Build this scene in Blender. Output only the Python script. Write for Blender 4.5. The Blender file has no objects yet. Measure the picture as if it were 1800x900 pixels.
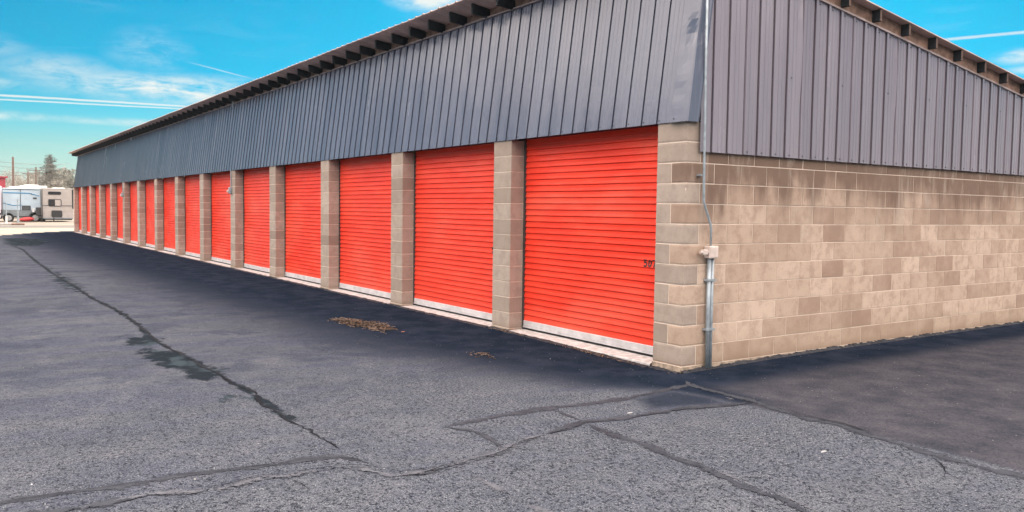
import bpy, math, random
import numpy as np
from mathutils import Vector, Matrix, noise as mnoise
random.seed(7); rng = np.random.default_rng(7)
S = bpy.context.scene; COL = S.collection
R = math.radians

# ---------------------------------------------------------------- camera, world, sun, exposure
cam = bpy.data.cameras.new('camera'); co = bpy.data.objects.new('camera', cam); COL.objects.link(co)
f_px, yaw, pit, rol = 1457.35, -0.968600, -0.055510, 0.013865
cam.sensor_width = 36; cam.lens = 36 * f_px / 1800; cam.clip_start = .05; cam.clip_end = 6000
d = Vector((math.sin(yaw)*math.cos(pit), math.cos(yaw)*math.cos(pit), math.sin(pit)))
r = Vector((math.cos(yaw), -math.sin(yaw), 0)); u = r.cross(d)
r2 = r*math.cos(rol) + u*math.sin(rol); u2 = -r*math.sin(rol) + u*math.cos(rol)
M = Matrix((( r2.x, u2.x, -d.x, 5.7779), (r2.y, u2.y, -d.y, -6.0352), (r2.z, u2.z, -d.z, 1.5396), (0, 0, 0, 1)))
co.matrix_world = M; S.camera = co
S.render.resolution_x = 1024; S.render.resolution_y = 512

SUN_AZ, SUN_EL = R(-45), R(26)          # azimuth from +Y towards +X
EXPOSURE = 2.25; HAZE = .00012
S.view_settings.view_transform = 'Standard'; S.view_settings.look = 'None'
S.view_settings.exposure = EXPOSURE; S.view_settings.gamma = 1
sl = bpy.data.lights.new('sun', 'SUN'); sl.energy = 2.2; sl.angle = R(0.6); sl.color = (1, .93, .82)
so = bpy.data.objects.new('sun', sl); COL.objects.link(so)
sd = Vector((math.sin(SUN_AZ)*math.cos(SUN_EL), math.cos(SUN_AZ)*math.cos(SUN_EL), math.sin(SUN_EL)))
so.rotation_euler = sd.to_track_quat('Z', 'Y').to_euler(); so.location = (0, 0, 30)

W = bpy.data.worlds.new('World'); S.world = W; W.use_nodes = True
class NT:
    """small helper to write node trees"""
    def __init__(s, nt): s.nt = nt; nt.nodes.clear()
    def n(s, t, **kw):
        n = s.nt.nodes.new(t)
        for k, v in kw.items():
            if k.startswith('_'): setattr(n, k[1:], v)
        return n
    def l(s, a, b): s.nt.links.new(a, b)
    def val(s, sock, v):
        if hasattr(v, 'node'): s.l(v, sock)
        else: sock.default_value = v
    def math(s, op, a, b=0.0, c=None, clamp=False):
        n = s.n('ShaderNodeMath', _operation=op, _use_clamp=clamp); s.val(n.inputs[0], a); s.val(n.inputs[1], b)
        if c is not None: s.val(n.inputs[2], c)
        return n.outputs[0]
    def vmath(s, op, a, b=(0, 0, 0)):
        n = s.n('ShaderNodeVectorMath', _operation=op); s.val(n.inputs[0], a); s.val(n.inputs[1], b)
        return n.outputs['Value'] if op in ('DOT_PRODUCT', 'LENGTH', 'DISTANCE') else n.outputs[0]
    def noise(s, vec, scale, detail=4, rough=.55, dist=0):
        n = s.n('ShaderNodeTexNoise'); s.l(vec, n.inputs['Vector']); n.inputs['Scale'].default_value = scale
        n.inputs['Detail'].default_value = detail; n.inputs['Roughness'].default_value = rough; n.inputs['Distortion'].default_value = dist
        return n.outputs[0]
    def scale(s, vec, sc, loc=(0, 0, 0)):
        n = s.n('ShaderNodeMapping'); s.l(vec, n.inputs[0]); n.inputs['Scale'].default_value = sc; n.inputs['Location'].default_value = loc
        return n.outputs[0]
    def ramp(s, f, a, b, lo=0.0, hi=1.0, smooth=True):
        n = s.n('ShaderNodeMapRange', _interpolation_type='SMOOTHSTEP' if smooth else 'LINEAR'); s.val(n.inputs[0], f)
        n.inputs[1].default_value = a; n.inputs[2].default_value = b; n.inputs[3].default_value = lo; n.inputs[4].default_value = hi
        return n.outputs[0]
    def mix(s, f, a, b, blend='MIX'):
        n = s.n('ShaderNodeMix', _data_type='RGBA', _blend_type=blend, _clamp_result=False); s.val(n.inputs[0], f)
        for sock, v in ((n.inputs[6], a), (n.inputs[7], b)):
            if hasattr(v, 'node'): s.l(v, sock)
            else: sock.default_value = (*v[:3], 1)
        return n.outputs[2]
    def sep(s, v):
        n = s.n('ShaderNodeSeparateXYZ'); s.l(v, n.inputs[0]); return n.outputs
    def comb(s, x, y, z):
        n = s.n('ShaderNodeCombineXYZ'); s.val(n.inputs[0], x); s.val(n.inputs[1], y); s.val(n.inputs[2], z); return n.outputs[0]

def build_sky():
    T = NT(W.node_tree)
    out = T.n('ShaderNodeOutputWorld'); bg = T.n('ShaderNodeBackground'); T.l(bg.outputs[0], out.inputs[0])
    sky = T.n('ShaderNodeTexSky', _sky_type='NISHITA', _sun_disc=False)
    sky.sun_elevation = SUN_EL; sky.sun_rotation = SUN_AZ; sky.air_density = 1.0; sky.dust_density = .3; sky.ozone_density = 3.0
    bg.inputs[1].default_value = .1
    tc = T.n('ShaderNodeTexCoord'); g = tc.outputs['Generated']
    x, y, z = T.sep(g)
    # the vivid cyan air of the photograph, paler towards the horizon all the way round
    hs = T.n('ShaderNodeHueSaturation'); T.l(sky.outputs[0], hs.inputs['Color']); hs.inputs['Hue'].default_value = .472
    hs.inputs['Saturation'].default_value = 1.0; hs.inputs['Value'].default_value = 1.0
    up = T.ramp(z, .03, .15)
    tint = T.mix(up, (.10, .20, .205), SKY_TOP)
    col = T.mix(1.0, hs.outputs[0], tint, 'MULTIPLY')
    # clouds on a plane high above
    zc = T.math('MAXIMUM', z, .02)
    P = T.comb(T.math('DIVIDE', x, zc), T.math('DIVIDE', y, zc), 0.0)
    # direction in azimuth / elevation
    az = T.math('ARCTAN2', x, y); A = T.math('MULTIPLY', az, 57.2958)
    E_ = T.math('MULTIPLY', T.math('ARCSINE', z), 57.2958)
    AE = T.comb(A, E_, 0.0)
    def blob(a, e, ra, re, k=1.0):
        dx = T.math('DIVIDE', T.math('SUBTRACT', A, a), ra); dy = T.math('DIVIDE', T.math('SUBTRACT', E_, e), re)
        q = T.math('ADD', T.math('MULTIPLY', dx, dx), T.math('MULTIPLY', dy, dy))
        return T.math('MULTIPLY', T.math('EXPONENT', T.math('MULTIPLY', q, -1.0)), k)
    wisp = T.noise(T.scale(AE, (.16, .75, 1)), 1.0, 7, .62, .8)
    wisp2 = T.noise(T.scale(AE, (.5, 1.1, 1), (7, 3, 0)), 1.0, 8, .65, .4)
    # cirrus veil everywhere, thicker where the picture has it
    m = blob(-77, 7.3, 8, .85, 1.35)
    for b in ((-84, 7.9, 3.4, 1.0, .75), (-88, 9.0, 3, .9, .5), (-88, 6.9, 3, .4, .8), (-88, 5.1, 4, .28, .9), (-80, 5.1, 6, .25, .8), (-72, 6.6, 4, 1.2, .9), (-61.5, 14.4, 2.3, 1.0, 2.4), (-24.2, 9.3, 1.5, .45, 1.1), (-23.5, 8.5, 1.6, .3, 1.0),
              (-28, 12.3, 2.4, .35, .25), (-79, 9.5, 2.6, 1.5, .55), (-60, 26, 30, 4, .4), (40, 20, 25, 6, .5), (150, 14, 30, 4, .6), (-150, 18, 25, 6, .5)):
        m = T.math('MAXIMUM', m, blob(*b))
    m = T.math('MAXIMUM', T.math('SUBTRACT', m, .14), 0.0)
    c1 = T.math('MULTIPLY', m, T.ramp(T.math('ADD', T.math('MULTIPLY', wisp, .55), T.math('MULTIPLY', wisp2, .45)), .36, .60), clamp=True)
    veil = T.math('MULTIPLY', T.ramp(wisp, .52, .75), .08)
    c1 = T.math('MAXIMUM', c1, veil)
    # contrails: thin great-circle arcs
    def trail(d1, d2, w, a, soft=.5):
        v1 = Vector(d1).normalized(); v2 = Vector(d2).normalized(); nrm = v1.cross(v2).normalized(); mid = (v1+v2).normalized()
        dd = T.math('ABSOLUTE', T.math('ADD', T.vmath('DOT_PRODUCT', g, tuple(nrm)), T.math('MULTIPLY', T.math('SUBTRACT', wisp2, .5), w*.8)))
        k = T.ramp(dd, w*soft, w, 1.0, 0.0)
        ext = mid.dot(v1)
        e = T.ramp(T.vmath('DOT_PRODUCT', g, tuple(mid)), ext-.0008, ext+.0008)
        return T.math('MULTIPLY', T.math('MULTIPLY', k, e), a)
    for tr in (((-.9995, -.06, .1075), (-.968, .227, .1095), .0016, .85, .3), ((-.9995, -.06, .1025), (-.969, .226, .1065), .0012, .75, .3),
               ((-.959, .237, .155), (-.947, .29, .144), .0012, .5, .2), ((-.52, .84, .182), (-.33, .93, .186), .0022, .65, .2)):
        c1 = T.math('MAXIMUM', c1, trail(*tr))
    col = T.mix(c1, col, CLOUD)
    # unseen broken cloud sheet above the view, added bright to light the walls
    cn = T.noise(P, .9, 6, .6, .3)
    hi = T.math('MULTIPLY', T.ramp(z, .245, .34), T.ramp(cn, .28, .50))
    col = T.mix(hi, col, CLOUD_FILL)
    # bright haze hugging the horizon, all the way round
    hz = T.ramp(z, -.01, .105, .88, 0.0)
    col = T.mix(hz, col, HORIZON)
    T.l(col, bg.inputs[0])
CLOUD_FILL = (9.2, 8.1, 7.4); SKY_TOP = (.003, .145, .20); CLOUD = (1.75, 1.9, 1.85); HORIZON = (1.15, 1.38, 1.33)
build_sky()

# ---------------------------------------------------------------- object helpers
def tag(o, label=None, cat=None, group=None, kind=None):
    if label: o['label'] = label
    if cat: o['category'] = cat
    if group: o['group'] = group
    if kind: o['kind'] = kind
    return o
def empty(name, loc=(0, 0, 0), rz=0, parent=None):
    o = bpy.data.objects.new(name, None); COL.objects.link(o); o.location = loc; o.rotation_euler = (0, 0, rz)
    if parent: o.parent = parent
    return o
class MB:
    def __init__(s): s.v = []; s.f = []; s.m = []
    def add(s, vs, fs, mi=0):
        b = len(s.v); s.v += [tuple(p) for p in vs]; s.f += [tuple(b+i for i in q) for q in fs]; s.m += [mi]*len(fs); return s
    def box(s, x0, x1, y0, y1, z0, z1, mi=0, ch=0.0):
        if ch <= 0:
            vs = [(x, y, z) for z in (z0, z1) for y in (y0, y1) for x in (x0, x1)]
            return s.add(vs, [(0, 2, 3, 1), (4, 5, 7, 6), (0, 1, 5, 4), (2, 6, 7, 3), (0, 4, 6, 2), (1, 3, 7, 5)], mi)
        # chamfered box: 24 vertices
        c = ch; xs = (x0, x1); ys = (y0, y1); zs = (z0, z1); vs = []; idx = {}
        for i in (0, 1):
            for j in (0, 1):
                for k in (0, 1):
                    sx = c if i == 0 else -c; sy = c if j == 0 else -c; sz = c if k == 0 else -c
                    idx[i, j, k, 'x'] = len(vs); vs.append((xs[i], ys[j]+sy, zs[k]+sz))
                    idx[i, j, k, 'y'] = len(vs); vs.append((xs[i]+sx, ys[j], zs[k]+sz))
                    idx[i, j, k, 'z'] = len(vs); vs.append((xs[i]+sx, ys[j]+sy, zs[k]))
        fs = []
        for i in (0, 1):
            q = [idx[i, 0, 0, 'x'], idx[i, 1, 0, 'x'], idx[i, 1, 1, 'x'], idx[i, 0, 1, 'x']]; fs.append(q if i else q[::-1])
            q = [idx[0, i, 0, 'y'], idx[1, i, 0, 'y'], idx[1, i, 1, 'y'], idx[0, i, 1, 'y']]; fs.append(q[::-1] if i else q)
            q = [idx[0, 0, i, 'z'], idx[1, 0, i, 'z'], idx[1, 1, i, 'z'], idx[0, 1, i, 'z']]; fs.append(q if i else q[::-1])
        for a in (0, 1):
            for b in (0, 1):
                fs.append([idx[a, b, 0, 'x'], idx[a, b, 0, 'y'], idx[a, b, 1, 'y'], idx[a, b, 1, 'x']])
                fs.append([idx[a, 0, b, 'x'], idx[a, 0, b, 'z'], idx[a, 1, b, 'z'], idx[a, 1, b, 'x']])
                fs.append([idx[0, a, b, 'y'], idx[0, a, b, 'z'], idx[1, a, b, 'z'], idx[1, a, b, 'y']])
        for i in (0, 1):
            for j in (0, 1):
                for k in (0, 1): fs.append([idx[i, j, k, t] for t in 'xyz'])
        s.add(vs, fs, mi); s.fix = True; return s
    def tube(s, pts, rad, n=8, mi=0, cap=True):
        pts = [Vector(p) for p in pts]; rings = []; rr = rad if isinstance(rad, (list, tuple)) else [rad]*len(pts)
        up = None
        for i, p in enumerate(pts):
            t = (pts[min(i+1, len(pts)-1)] - pts[max(i-1, 0)]).normalized()
            if up is None: up = t.orthogonal().normalized()
            a = (up - t*up.dot(t)).normalized(); b = t.cross(a); up = a
            rings.append([p + (a*math.cos(2*math.pi*k/n) + b*math.sin(2*math.pi*k/n))*rr[i] for k in range(n)])
        vs = [v for q in rings for v in q]; fs = []
        for i in range(len(pts)-1):
            for k in range(n): fs.append((i*n+k, i*n+(k+1) % n, (i+1)*n+(k+1) % n, (i+1)*n+k))
        if cap: fs.append(tuple(range(n))[::-1]); fs.append(tuple((len(pts)-1)*n+k for k in range(n)))
        return s.add(vs, fs, mi)
    def disc_y(s, c, rad, x0, x1, n=20, mi=0):      # cylinder along X
        vs = [(x, c[0]+rad*math.cos(2*math.pi*k/n), c[1]+rad*math.sin(2*math.pi*k/n)) for x in (x0, x1) for k in range(n)]
        fs = [(k, (k+1) % n, n+(k+1) % n, n+k) for k in range(n)] + [tuple(range(n))[::-1], tuple(range(n, 2*n))]
        return s.add(vs, fs, mi)
    def mesh(s, name, mats, smooth=False):
        me = bpy.data.meshes.new(name); me.from_pydata(s.v, [], s.f); 
        for m in (mats if isinstance(mats, (list, tuple)) else [mats]): me.materials.append(m)
        if len(set(s.m)) > 1: me.polygons.foreach_set('material_index', s.m)
        if getattr(s, 'fix', False):
            import bmesh
            b = bmesh.new(); b.from_mesh(me); bmesh.ops.recalc_face_normals(b, faces=b.faces); b.to_mesh(me); b.free()
        if smooth: me.polygons.foreach_set('use_smooth', [True]*len(me.polygons))
        me.update(); return me
    def build(s, name, mats, parent=None, loc=None, smooth=False, label=None):
        return link(name, s.mesh(name, mats, smooth), parent, loc, label)
def link(name, me, parent=None, loc=None, label=None, rot=None):
    o = bpy.data.objects.new(name, me); COL.objects.link(o)
    if parent: o.parent = parent
    if loc is not None: o.location = loc
    if rot is not None: o.rotation_euler = rot
    if label: o['label'] = label
    return o

# ---------------------------------------------------------------- materials
MATS = {}
def newmat(name):
    m = bpy.data.materials.new(name); m.use_nodes = True; T = NT(m.node_tree)
    out = T.n('ShaderNodeOutputMaterial'); b = T.n('ShaderNodeBsdfPrincipled'); T.l(b.outputs[0], out.inputs[0])
    T.b = b; MATS[name] = m; return m, T
def bump(T, h, dist, strength=1.0):
    n = T.n('ShaderNodeBump'); T.l(h, n.inputs['Height']); n.inputs['Distance'].default_value = dist; n.inputs['Strength'].default_value = strength
    T.l(n.outputs[0], T.b.inputs['Normal']); return n
def plain(name, col, rough=.6, metal=0, var=.15, sc=6, spec=.5):
    m, T = newmat(name); g = T.n('ShaderNodeNewGeometry').outputs['Position']
    n = T.noise(g, sc, 5)
    c = T.mix(T.ramp(n, .3, .7), [v*(1-var) for v in col], [min(1, v*(1+var)) for v in col]); T.l(c, T.b.inputs['Base Color'])
    T.b.inputs['Roughness'].default_value = rough; T.b.inputs['Metallic'].default_value = metal; T.b.inputs['Specular IOR Level'].default_value = spec
    return m

def mat_block(name, base, dark, light, side):
    m, T = newmat(name); pos = T.n('ShaderNodeNewGeometry').outputs['Position']; oi = T.n('ShaderNodeObjectInfo').outputs['Random']
    wn = T.n('ShaderNodeTexWhiteNoise', _noise_dimensions='1D'); T.l(oi, wn.inputs['W']); rnd = wn.outputs['Value']
    x, y, z = T.sep(pos)
    big = T.noise(pos, 1.1, 4, .6); mid = T.noise(pos, 7, 5, .65); fine = T.noise(pos, 130, 3, .7); grit = T.noise(pos, 320, 2, .6)
    c = T.mix(T.ramp(oi, .0, 1.0, 0, 1, False), [v*.88 for v in base], light)
    sel = T.ramp(rnd, .66, .95, 0, .85)
    c = T.mix(T.math('MULTIPLY', sel, T.ramp(T.noise(pos, 1.7, 3), .35, .6, .35, 1)), c, dark)
    c = T.mix(T.math('MULTIPLY', T.ramp(mid, .42, .66), .5), c, dark)
    c = T.mix(T.math('MULTIPLY', T.ramp(big, .50, .7), .35), c, light)
    if side:   # damp brown courses under the cladding with pale lime runs
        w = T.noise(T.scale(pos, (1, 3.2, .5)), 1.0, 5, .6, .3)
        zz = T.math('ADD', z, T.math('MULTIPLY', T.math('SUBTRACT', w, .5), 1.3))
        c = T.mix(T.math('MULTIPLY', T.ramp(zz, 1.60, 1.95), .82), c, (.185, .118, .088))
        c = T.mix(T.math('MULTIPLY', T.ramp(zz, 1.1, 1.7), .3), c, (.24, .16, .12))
        lime = T.noise(T.scale(pos, (1, 5, .8), (0, 3, 1)), 1.0, 6, .65, .6)
        c = T.mix(T.math('MULTIPLY', T.math('MULTIPLY', T.ramp(lime, .52, .68), T.ramp(z, .9, 1.7)), .55), c, (.55, .46, .38))
        c = T.mix(T.math('MULTIPLY', T.ramp(z, .45, 0.0), .35), c, (.46, .33, .22))
    else:
        drip = T.noise(T.scale(pos, (6, 6, .7)), 1.0, 4, .6, .3)
        c = T.mix(T.math('MULTIPLY', T.ramp(drip, .52, .7), .3), c, dark)
    # rust-brown splash at the foot
    c = T.mix(T.math('MULTIPLY', T.ramp(T.math('ADD', z, T.math('MULTIPLY', mid, .12)), .16, .03), .4), c, (.22, .13, .085))
    c = T.mix(T.math('MULTIPLY', T.ramp(fine, .35, .75), .55), T.mix(1, c, (.72, .72, .72), 'MULTIPLY'), c)
    c = T.mix(T.ramp(grit, .60, .70, 0, .65), c, T.mix(1, c, (.45, .43, .42), 'MULTIPLY'))
    T.l(c, T.b.inputs['Base Color']); T.b.inputs['Roughness'].default_value = .93; T.b.inputs['Specular IOR Level'].default_value = .25
    h = T.math('ADD', T.math('MULTIPLY', fine, .7), T.math('MULTIPLY', grit, .4)); bump(T, h, .006, .8)
    return m
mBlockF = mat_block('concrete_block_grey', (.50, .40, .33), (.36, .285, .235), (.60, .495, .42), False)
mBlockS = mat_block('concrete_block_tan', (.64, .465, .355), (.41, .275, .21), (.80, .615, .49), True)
def mat_mortar():
    m, T = newmat('mortar'); pos = T.n('ShaderNodeNewGeometry').outputs['Position']; n = T.noise(pos, 5, 5, .6); f = T.noise(pos, 150, 2)
    c = T.mix(T.ramp(n, .3, .7), (.62, .50, .41), (.76, .63, .53)); T.l(c, T.b.inputs['Base Color']); T.b.inputs['Roughness'].default_value = .95
    bump(T, f, .004, .6); return m
mMortar = mat_mortar()
def mat_red():
    m, T = newmat('red_door_paint'); pos = T.n('ShaderNodeNewGeometry').outputs['Position']; oi = T.n('ShaderNodeObjectInfo').outputs['Random']
    x, y, z = T.sep(pos)
    n = T.noise(T.scale(pos, (1.2, 1, 5)), 1.0, 5, .6); fade = T.noise(T.scale(pos, (.7, 1, 1.6), (3, 0, 0)), 1.0, 3, .5)
    c = T.mix(T.ramp(n, .35, .7), (.76, .036, .016), (.88, .058, .027))
    c = T.mix(T.math('MULTIPLY', T.ramp(fade, .45, .75), .35), c, (.85, .17, .11))
    dust = T.noise(T.scale(pos, (3, 1, 14)), 1.0, 6, .7)
    c = T.mix(T.math('MULTIPLY', T.ramp(dust, .6, .8), .22), c, (.55, .22, .16))
    c = T.mix(T.math('MULTIPLY', T.ramp(T.math('ADD', z, T.math('MULTIPLY', dust, .3)), .55, .1), .22), c, (.5, .13, .08))
    c = T.mix(T.math('MULTIPLY', oi, .30), c, (.82, .10, .07))
    run = T.noise(T.scale(pos, (9, 1, .5)), 1.0, 5, .7, .3); c = T.mix(T.math('MULTIPLY', T.ramp(run, .58, .75), .16), c, (.35, .06, .04))
    T.l(c, T.b.inputs['Base Color']); T.l(T.ramp(dust, .3, .8, .34, .55), T.b.inputs['Roughness']); T.b.inputs['Specular IOR Level'].default_value = .16
    bump(T, T.noise(pos, 3, 3), .01, .25); return m
mRed = mat_red()
def mat_siding(name, a, b, rough=(.16, .30)):
    m, T = newmat(name); pos = T.n('ShaderNodeNewGeometry').outputs['Position']; oi = T.n('ShaderNodeObjectInfo').outputs['Random']
    n = T.noise(T.scale(pos, (3, 3, .35)), 1.0, 5, .6); d_ = T.noise(pos, .8, 4)
    st = T.noise(T.scale(pos, (22, 22, .5)), 1.0, 4, .65)
    c = T.mix(T.math('ADD', T.math('MULTIPLY', T.ramp(n, .3, .7), .6), T.math('MULTIPLY', oi, .4)), a, b)
    c = T.mix(T.math('MULTIPLY', T.ramp(st, .5, .8), .14), c, [v*1.5 for v in b])
    T.l(c, T.b.inputs['Base Color']); T.l(T.ramp(n, .3, .8, *rough), T.b.inputs['Roughness']); T.b.inputs['Metallic'].default_value = .0
    T.b.inputs['Specular IOR Level'].default_value = .62
    bump(T, T.math('ADD', T.noise(T.scale(pos, (2.2, 2.2, 1.0)), 1.0, 3), T.math('MULTIPLY', T.noise(pos, 14, 2), .12)), .02, .35); return m
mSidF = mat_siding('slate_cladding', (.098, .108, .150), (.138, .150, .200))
mSidS = mat_siding('slate_cladding_skylit', (.215, .190, .222), (.275, .248, .285))  # front slate made lighter: the sky's reflection is put into its colour
mDark = plain('dark_gap', (.012, .012, .014), .8)
mGuide = plain('guide_steel', (.05, .045, .045), .5)
mGalv = plain('galvanised_steel', (.33, .375, .41), .45, .3, .2, 12)
mBar = plain('bottom_bar_grey', (.52, .50, .51), .5, 0, .14, 8)
mWoodD = plain('shaded_timber', (.012, .016, .020), .75, 0, .45, 18)  # shade on rafter tails and purlin sides put into a near-black colour
mWoodB = plain('brown_timber', (.21, .125, .092), .8, 0, .4, 9)
mWoodE = plain('end_grain_timber', (.12, .075, .06), .85, 0, .3, 40)
mRoofU = plain('roof_sheet_bounce_lit', (.55, .40, .355), .65, 0, .22, 3)  # pale pink base carries light reflected up onto the roof underside
mRail = plain('trim_steel', (.34, .27, .26), .5, .1, .2, 8)
mConc = plain('sill_concrete', (.46, .43, .42), .9, 0, .25, 14)
mFoot = plain('footing_concrete', (.34, .265, .205), .95, 0, .35, 14)
mBlack = plain('number_paint', (.012, .012, .012), .6)
mBoxG = plain('box_painted_grey', (.62, .52, .47), .5, 0, .12, 9)
mScrew = plain('screw_head', (.03, .03, .035), .4, .3)

# ---------------------------------------------------------------- storage building
c = .2032; P = 3.048; ND = 15; H = 12*c; LEN = ND*P + 2*c; WID = 12.2; SL = -.135
DECK = 4.318                     # underside of the roof at y = 0
B = empty('storage_building', (0, 0, 0))
tag(B, 'long storage building with red roll-up doors between tan block piers under dark metal cladding', 'building')
J = .010
def blk(lx, ly, jx=0, jy=0, ch=.0018): return MB().box(jx, lx-jx, jy, ly-jy, J/2, c-J/2, ch=ch)
def mesh_variants(mk, n): return [mk(i) for i in range(n)]
# ordinary pier blocks (front 16 in wide, 8 in deep), a few slightly irregular variants
def pier_block(i):
    m = blk(2*c, c); random.seed(100+i)
    m.v = [(x+random.uniform(-.0012, .0012), y+random.uniform(-.0012, .0012), z+random.uniform(-.0008, .0008)) for x, y, z in m.v]
    return m.mesh('block', mBlockF)
pbs = mesh_variants(pier_block, 5)
# solid wall behind the piers that closes the building (partition fronts)
for k in range(1, ND+1):
    x0 = -k*P - 2*c
    pier = empty('pier', (x0, 0, 0), 0, B)
    # mortar core, recessed behind the block faces
    MB().box(.0042, 2*c-.0042, .0042, c-.002, -.25, H-.004).build('mortar_core', mMortar, pier)
    MB().box(.06, 2*c-.06, c, .9, -.1, H-.01).build('partition', mMortar, pier)
    for j in range(12):
        link('block', pbs[(j*3+k*7) % 5], pier, (0, random.uniform(-.001, .001), j*c))
    MB().box(-.004, 2*c+.004, -.006, c, -.25, -.004).build('footing', mFoot, pier)
# corner pier
pier = empty('corner_pier', (-2*c, 0, 0), 0, B)
MB().box(.0042, 2*c-.0042, .0042, c-.002, -.25, H-.004).build('mortar_core', mMortar, pier)
def rough_block(lx, ly, seed, corner):
    """block with the chipped arris of the building corner at x=lx, y=0"""
    n = 12; vs = []; rnd = random.Random(seed); zz = [J/2+.0 + (c-J)*i/n for i in range(n+1)]
    X0, X1, Y0, Y1 = (J/2 if lx < 2*c else 0), lx, 0, ly-J/2
    rings = []
    for i, z in enumerate(zz):
        e = .003 if i in (0, n) else 0
        ch = .004 + .006*max(0, mnoise.noise(Vector((seed*3.1, z*28, 0)))) + .06*max(0, mnoise.noise(Vector((seed*7.3, z*14, 5)))-.30)
        vs += [(X0+.003, Y0+e, z), (X1-ch, Y0+e, z), (X1-ch*.35-e, Y0+ch*.35+e, z), (X1-e, Y0+ch, z), (X1-e, Y1-.003, z), (X1-.003, Y1, z), (X0+.003, Y1, z), (X0, Y1-.003, z), (X0, Y0+.003, z)]
    m = 9; fs = [(i*m+k, i*m+(k+1) % m, (i+1)*m+(k+1) % m, (i+1)*m+k) for i in range(n) for k in range(m)]
    fs += [tuple(range(m))[::-1], tuple(n*m+k for k in range(m))]
    return MB().add(vs, fs)
wall = empty('end_wall', (0, 0, 0), 0, B)
VY = 8.4
for j in range(12):
    z = j*c; full = (j % 2 == 0) or j == 11        # bottom course is a full stretcher on the front
    if full:
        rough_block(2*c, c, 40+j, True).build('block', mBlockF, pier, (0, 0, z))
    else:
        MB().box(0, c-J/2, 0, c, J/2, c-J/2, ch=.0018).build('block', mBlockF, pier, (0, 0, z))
if True:
    MB().box(-.19, -.0042, c-.002, WID-.01, -.25, H-.004).build('mortar_core', mMortar, wall)
    def side_block(i):
        m = blk(c, 2*c, 0, J/2); random.seed(300+i)
        m.v = [(x+random.uniform(-.0012, .0012), y+random.uniform(-.0012, .0012), zz+random.uniform(-.0008, .0008)) for x, y, zz in m.v]
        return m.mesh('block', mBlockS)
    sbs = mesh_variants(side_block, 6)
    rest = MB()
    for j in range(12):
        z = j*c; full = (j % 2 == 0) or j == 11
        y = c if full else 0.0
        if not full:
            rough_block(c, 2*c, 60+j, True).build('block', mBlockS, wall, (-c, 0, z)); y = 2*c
        while y < WID-.05:
            if y < VY: link('block', sbs[random.randrange(6)], wall, (-c+random.uniform(-.0012, .0012), y, z))
            else: rest.box(-c+J/2, -.0010, y+J/2, min(y+2*c, WID)-J/2, z+J/2, z+c-J/2)
            y += 2*c
    o = rest.build('distant_blocks', mBlockS, wall); tag(o, kind='stuff')
    MB().box(-.2, .004, .25, WID, -.3, -.003).build('footing', mFoot, wall)
    MB().box(-2*c-.004, .006, -.008, .2505, -.3, -.0035).build('footing', mFoot, pier, (2*c, 0, 0))
# rear and far walls
MB().box(-LEN, -.2, WID-.2, WID, -.2, H+.2).box(-LEN, -LEN+.2, .21, WID-.2, -.2, H-.01).build('rear_wall', mBlockF, B)
# header behind cladding (closes the door openings above)
MB().box(-LEN+.01, -.21, .045, .19, H+.006, H+.20).build('lintel', mWoodD, B)

# --- roll-up doors
OW = P - 2*c
def curtain(seed):
    """corrugated curtain: 3 inch ribs, slightly warped"""
    rows = []; pitch = .0762; z0, z1 = .10, 2.52; prof = [(0, .0), (.04, .014), (.09, .0155), (.50, .0095), (.53, .0065), (.90, .0065), (.94, -.002)]
    n = int((z1-z0)/pitch)+1
    for i in range(n):
        for t, h in prof: rows.append((z0+(i+t)*pitch, h))
    rows = [(z, h) for z, h in rows if z <= z1]
    nx = 15; vs = []; fs = []
    for z, h in rows:
        for i in range(nx):
            x = -.02 + (OW+.04)*i/(nx-1)
            w = .010*mnoise.noise(Vector((x*1.3+seed*9.1, z*1.1, 0))) + .003*mnoise.noise(Vector((x*5+seed, z*9, 3)))
            vs.append((x, .225-h+w, z+.004*mnoise.noise(Vector((x*.9, z*2+seed*5, 7)))))
    for j in range(len(rows)-1):
        for i in range(nx-1): a = j*nx+i; fs.append((a, a+1, a+nx+1, a+nx))
    return MB().add(vs, fs).mesh('curtain', mRed)
curtains = [curtain(i) for i in range(4)]
guideL = MB().box(.0, .035, .200, .245, -.03, H).mesh('guide', mGuide)
guideR = MB().box(OW-.035, OW, .200, .245, -.03, H).mesh('guide', mGuide)
def bar_mesh():
    m = MB(); zt, zb = .104, .008
    m.box(.037, OW-.037, .200, .232, .030, .104, ch=.005); m.box(.037, OW-.037, .192, .240, .014, .030)
    return m.mesh('bottom_bar', mBar)
barm = bar_mesh()
seal = MB().box(.037, OW-.037, .206, .232, -.012, .0135).mesh('shadow_gap', mDark)  # near-black strip painted as the shade in the gap under the bar
back = MB().box(.0, OW, .26, .27, -.05, H+.1).mesh('dark_backdrop', mDark)  # near-black sheet standing in for the unlit room behind the curtain
def sill_mesh(seed):
    n = 60; vs = []; fs = []; rnd = random.Random(seed)
    for i in range(n+1):
        x = OW*i/n; e = -.035 + .018*mnoise.noise(Vector((x*3, seed*4.7, 0))) + .008*mnoise.noise(Vector((x*17, seed, 2)))
        vs += [(x, .30, -.012), (x, e+.012, -.022+.002*mnoise.noise(Vector((x*9, seed, 1)))), (x, e, -.034), (x, e-.004, -.3)]
    for i in range(n):
        for k in range(3): a = i*4+k; fs.append((a+4, a, a+1, a+5))
    return MB().add(vs, fs).mesh('sill', mConc)
sills = [sill_mesh(i) for i in range(3)]
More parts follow.
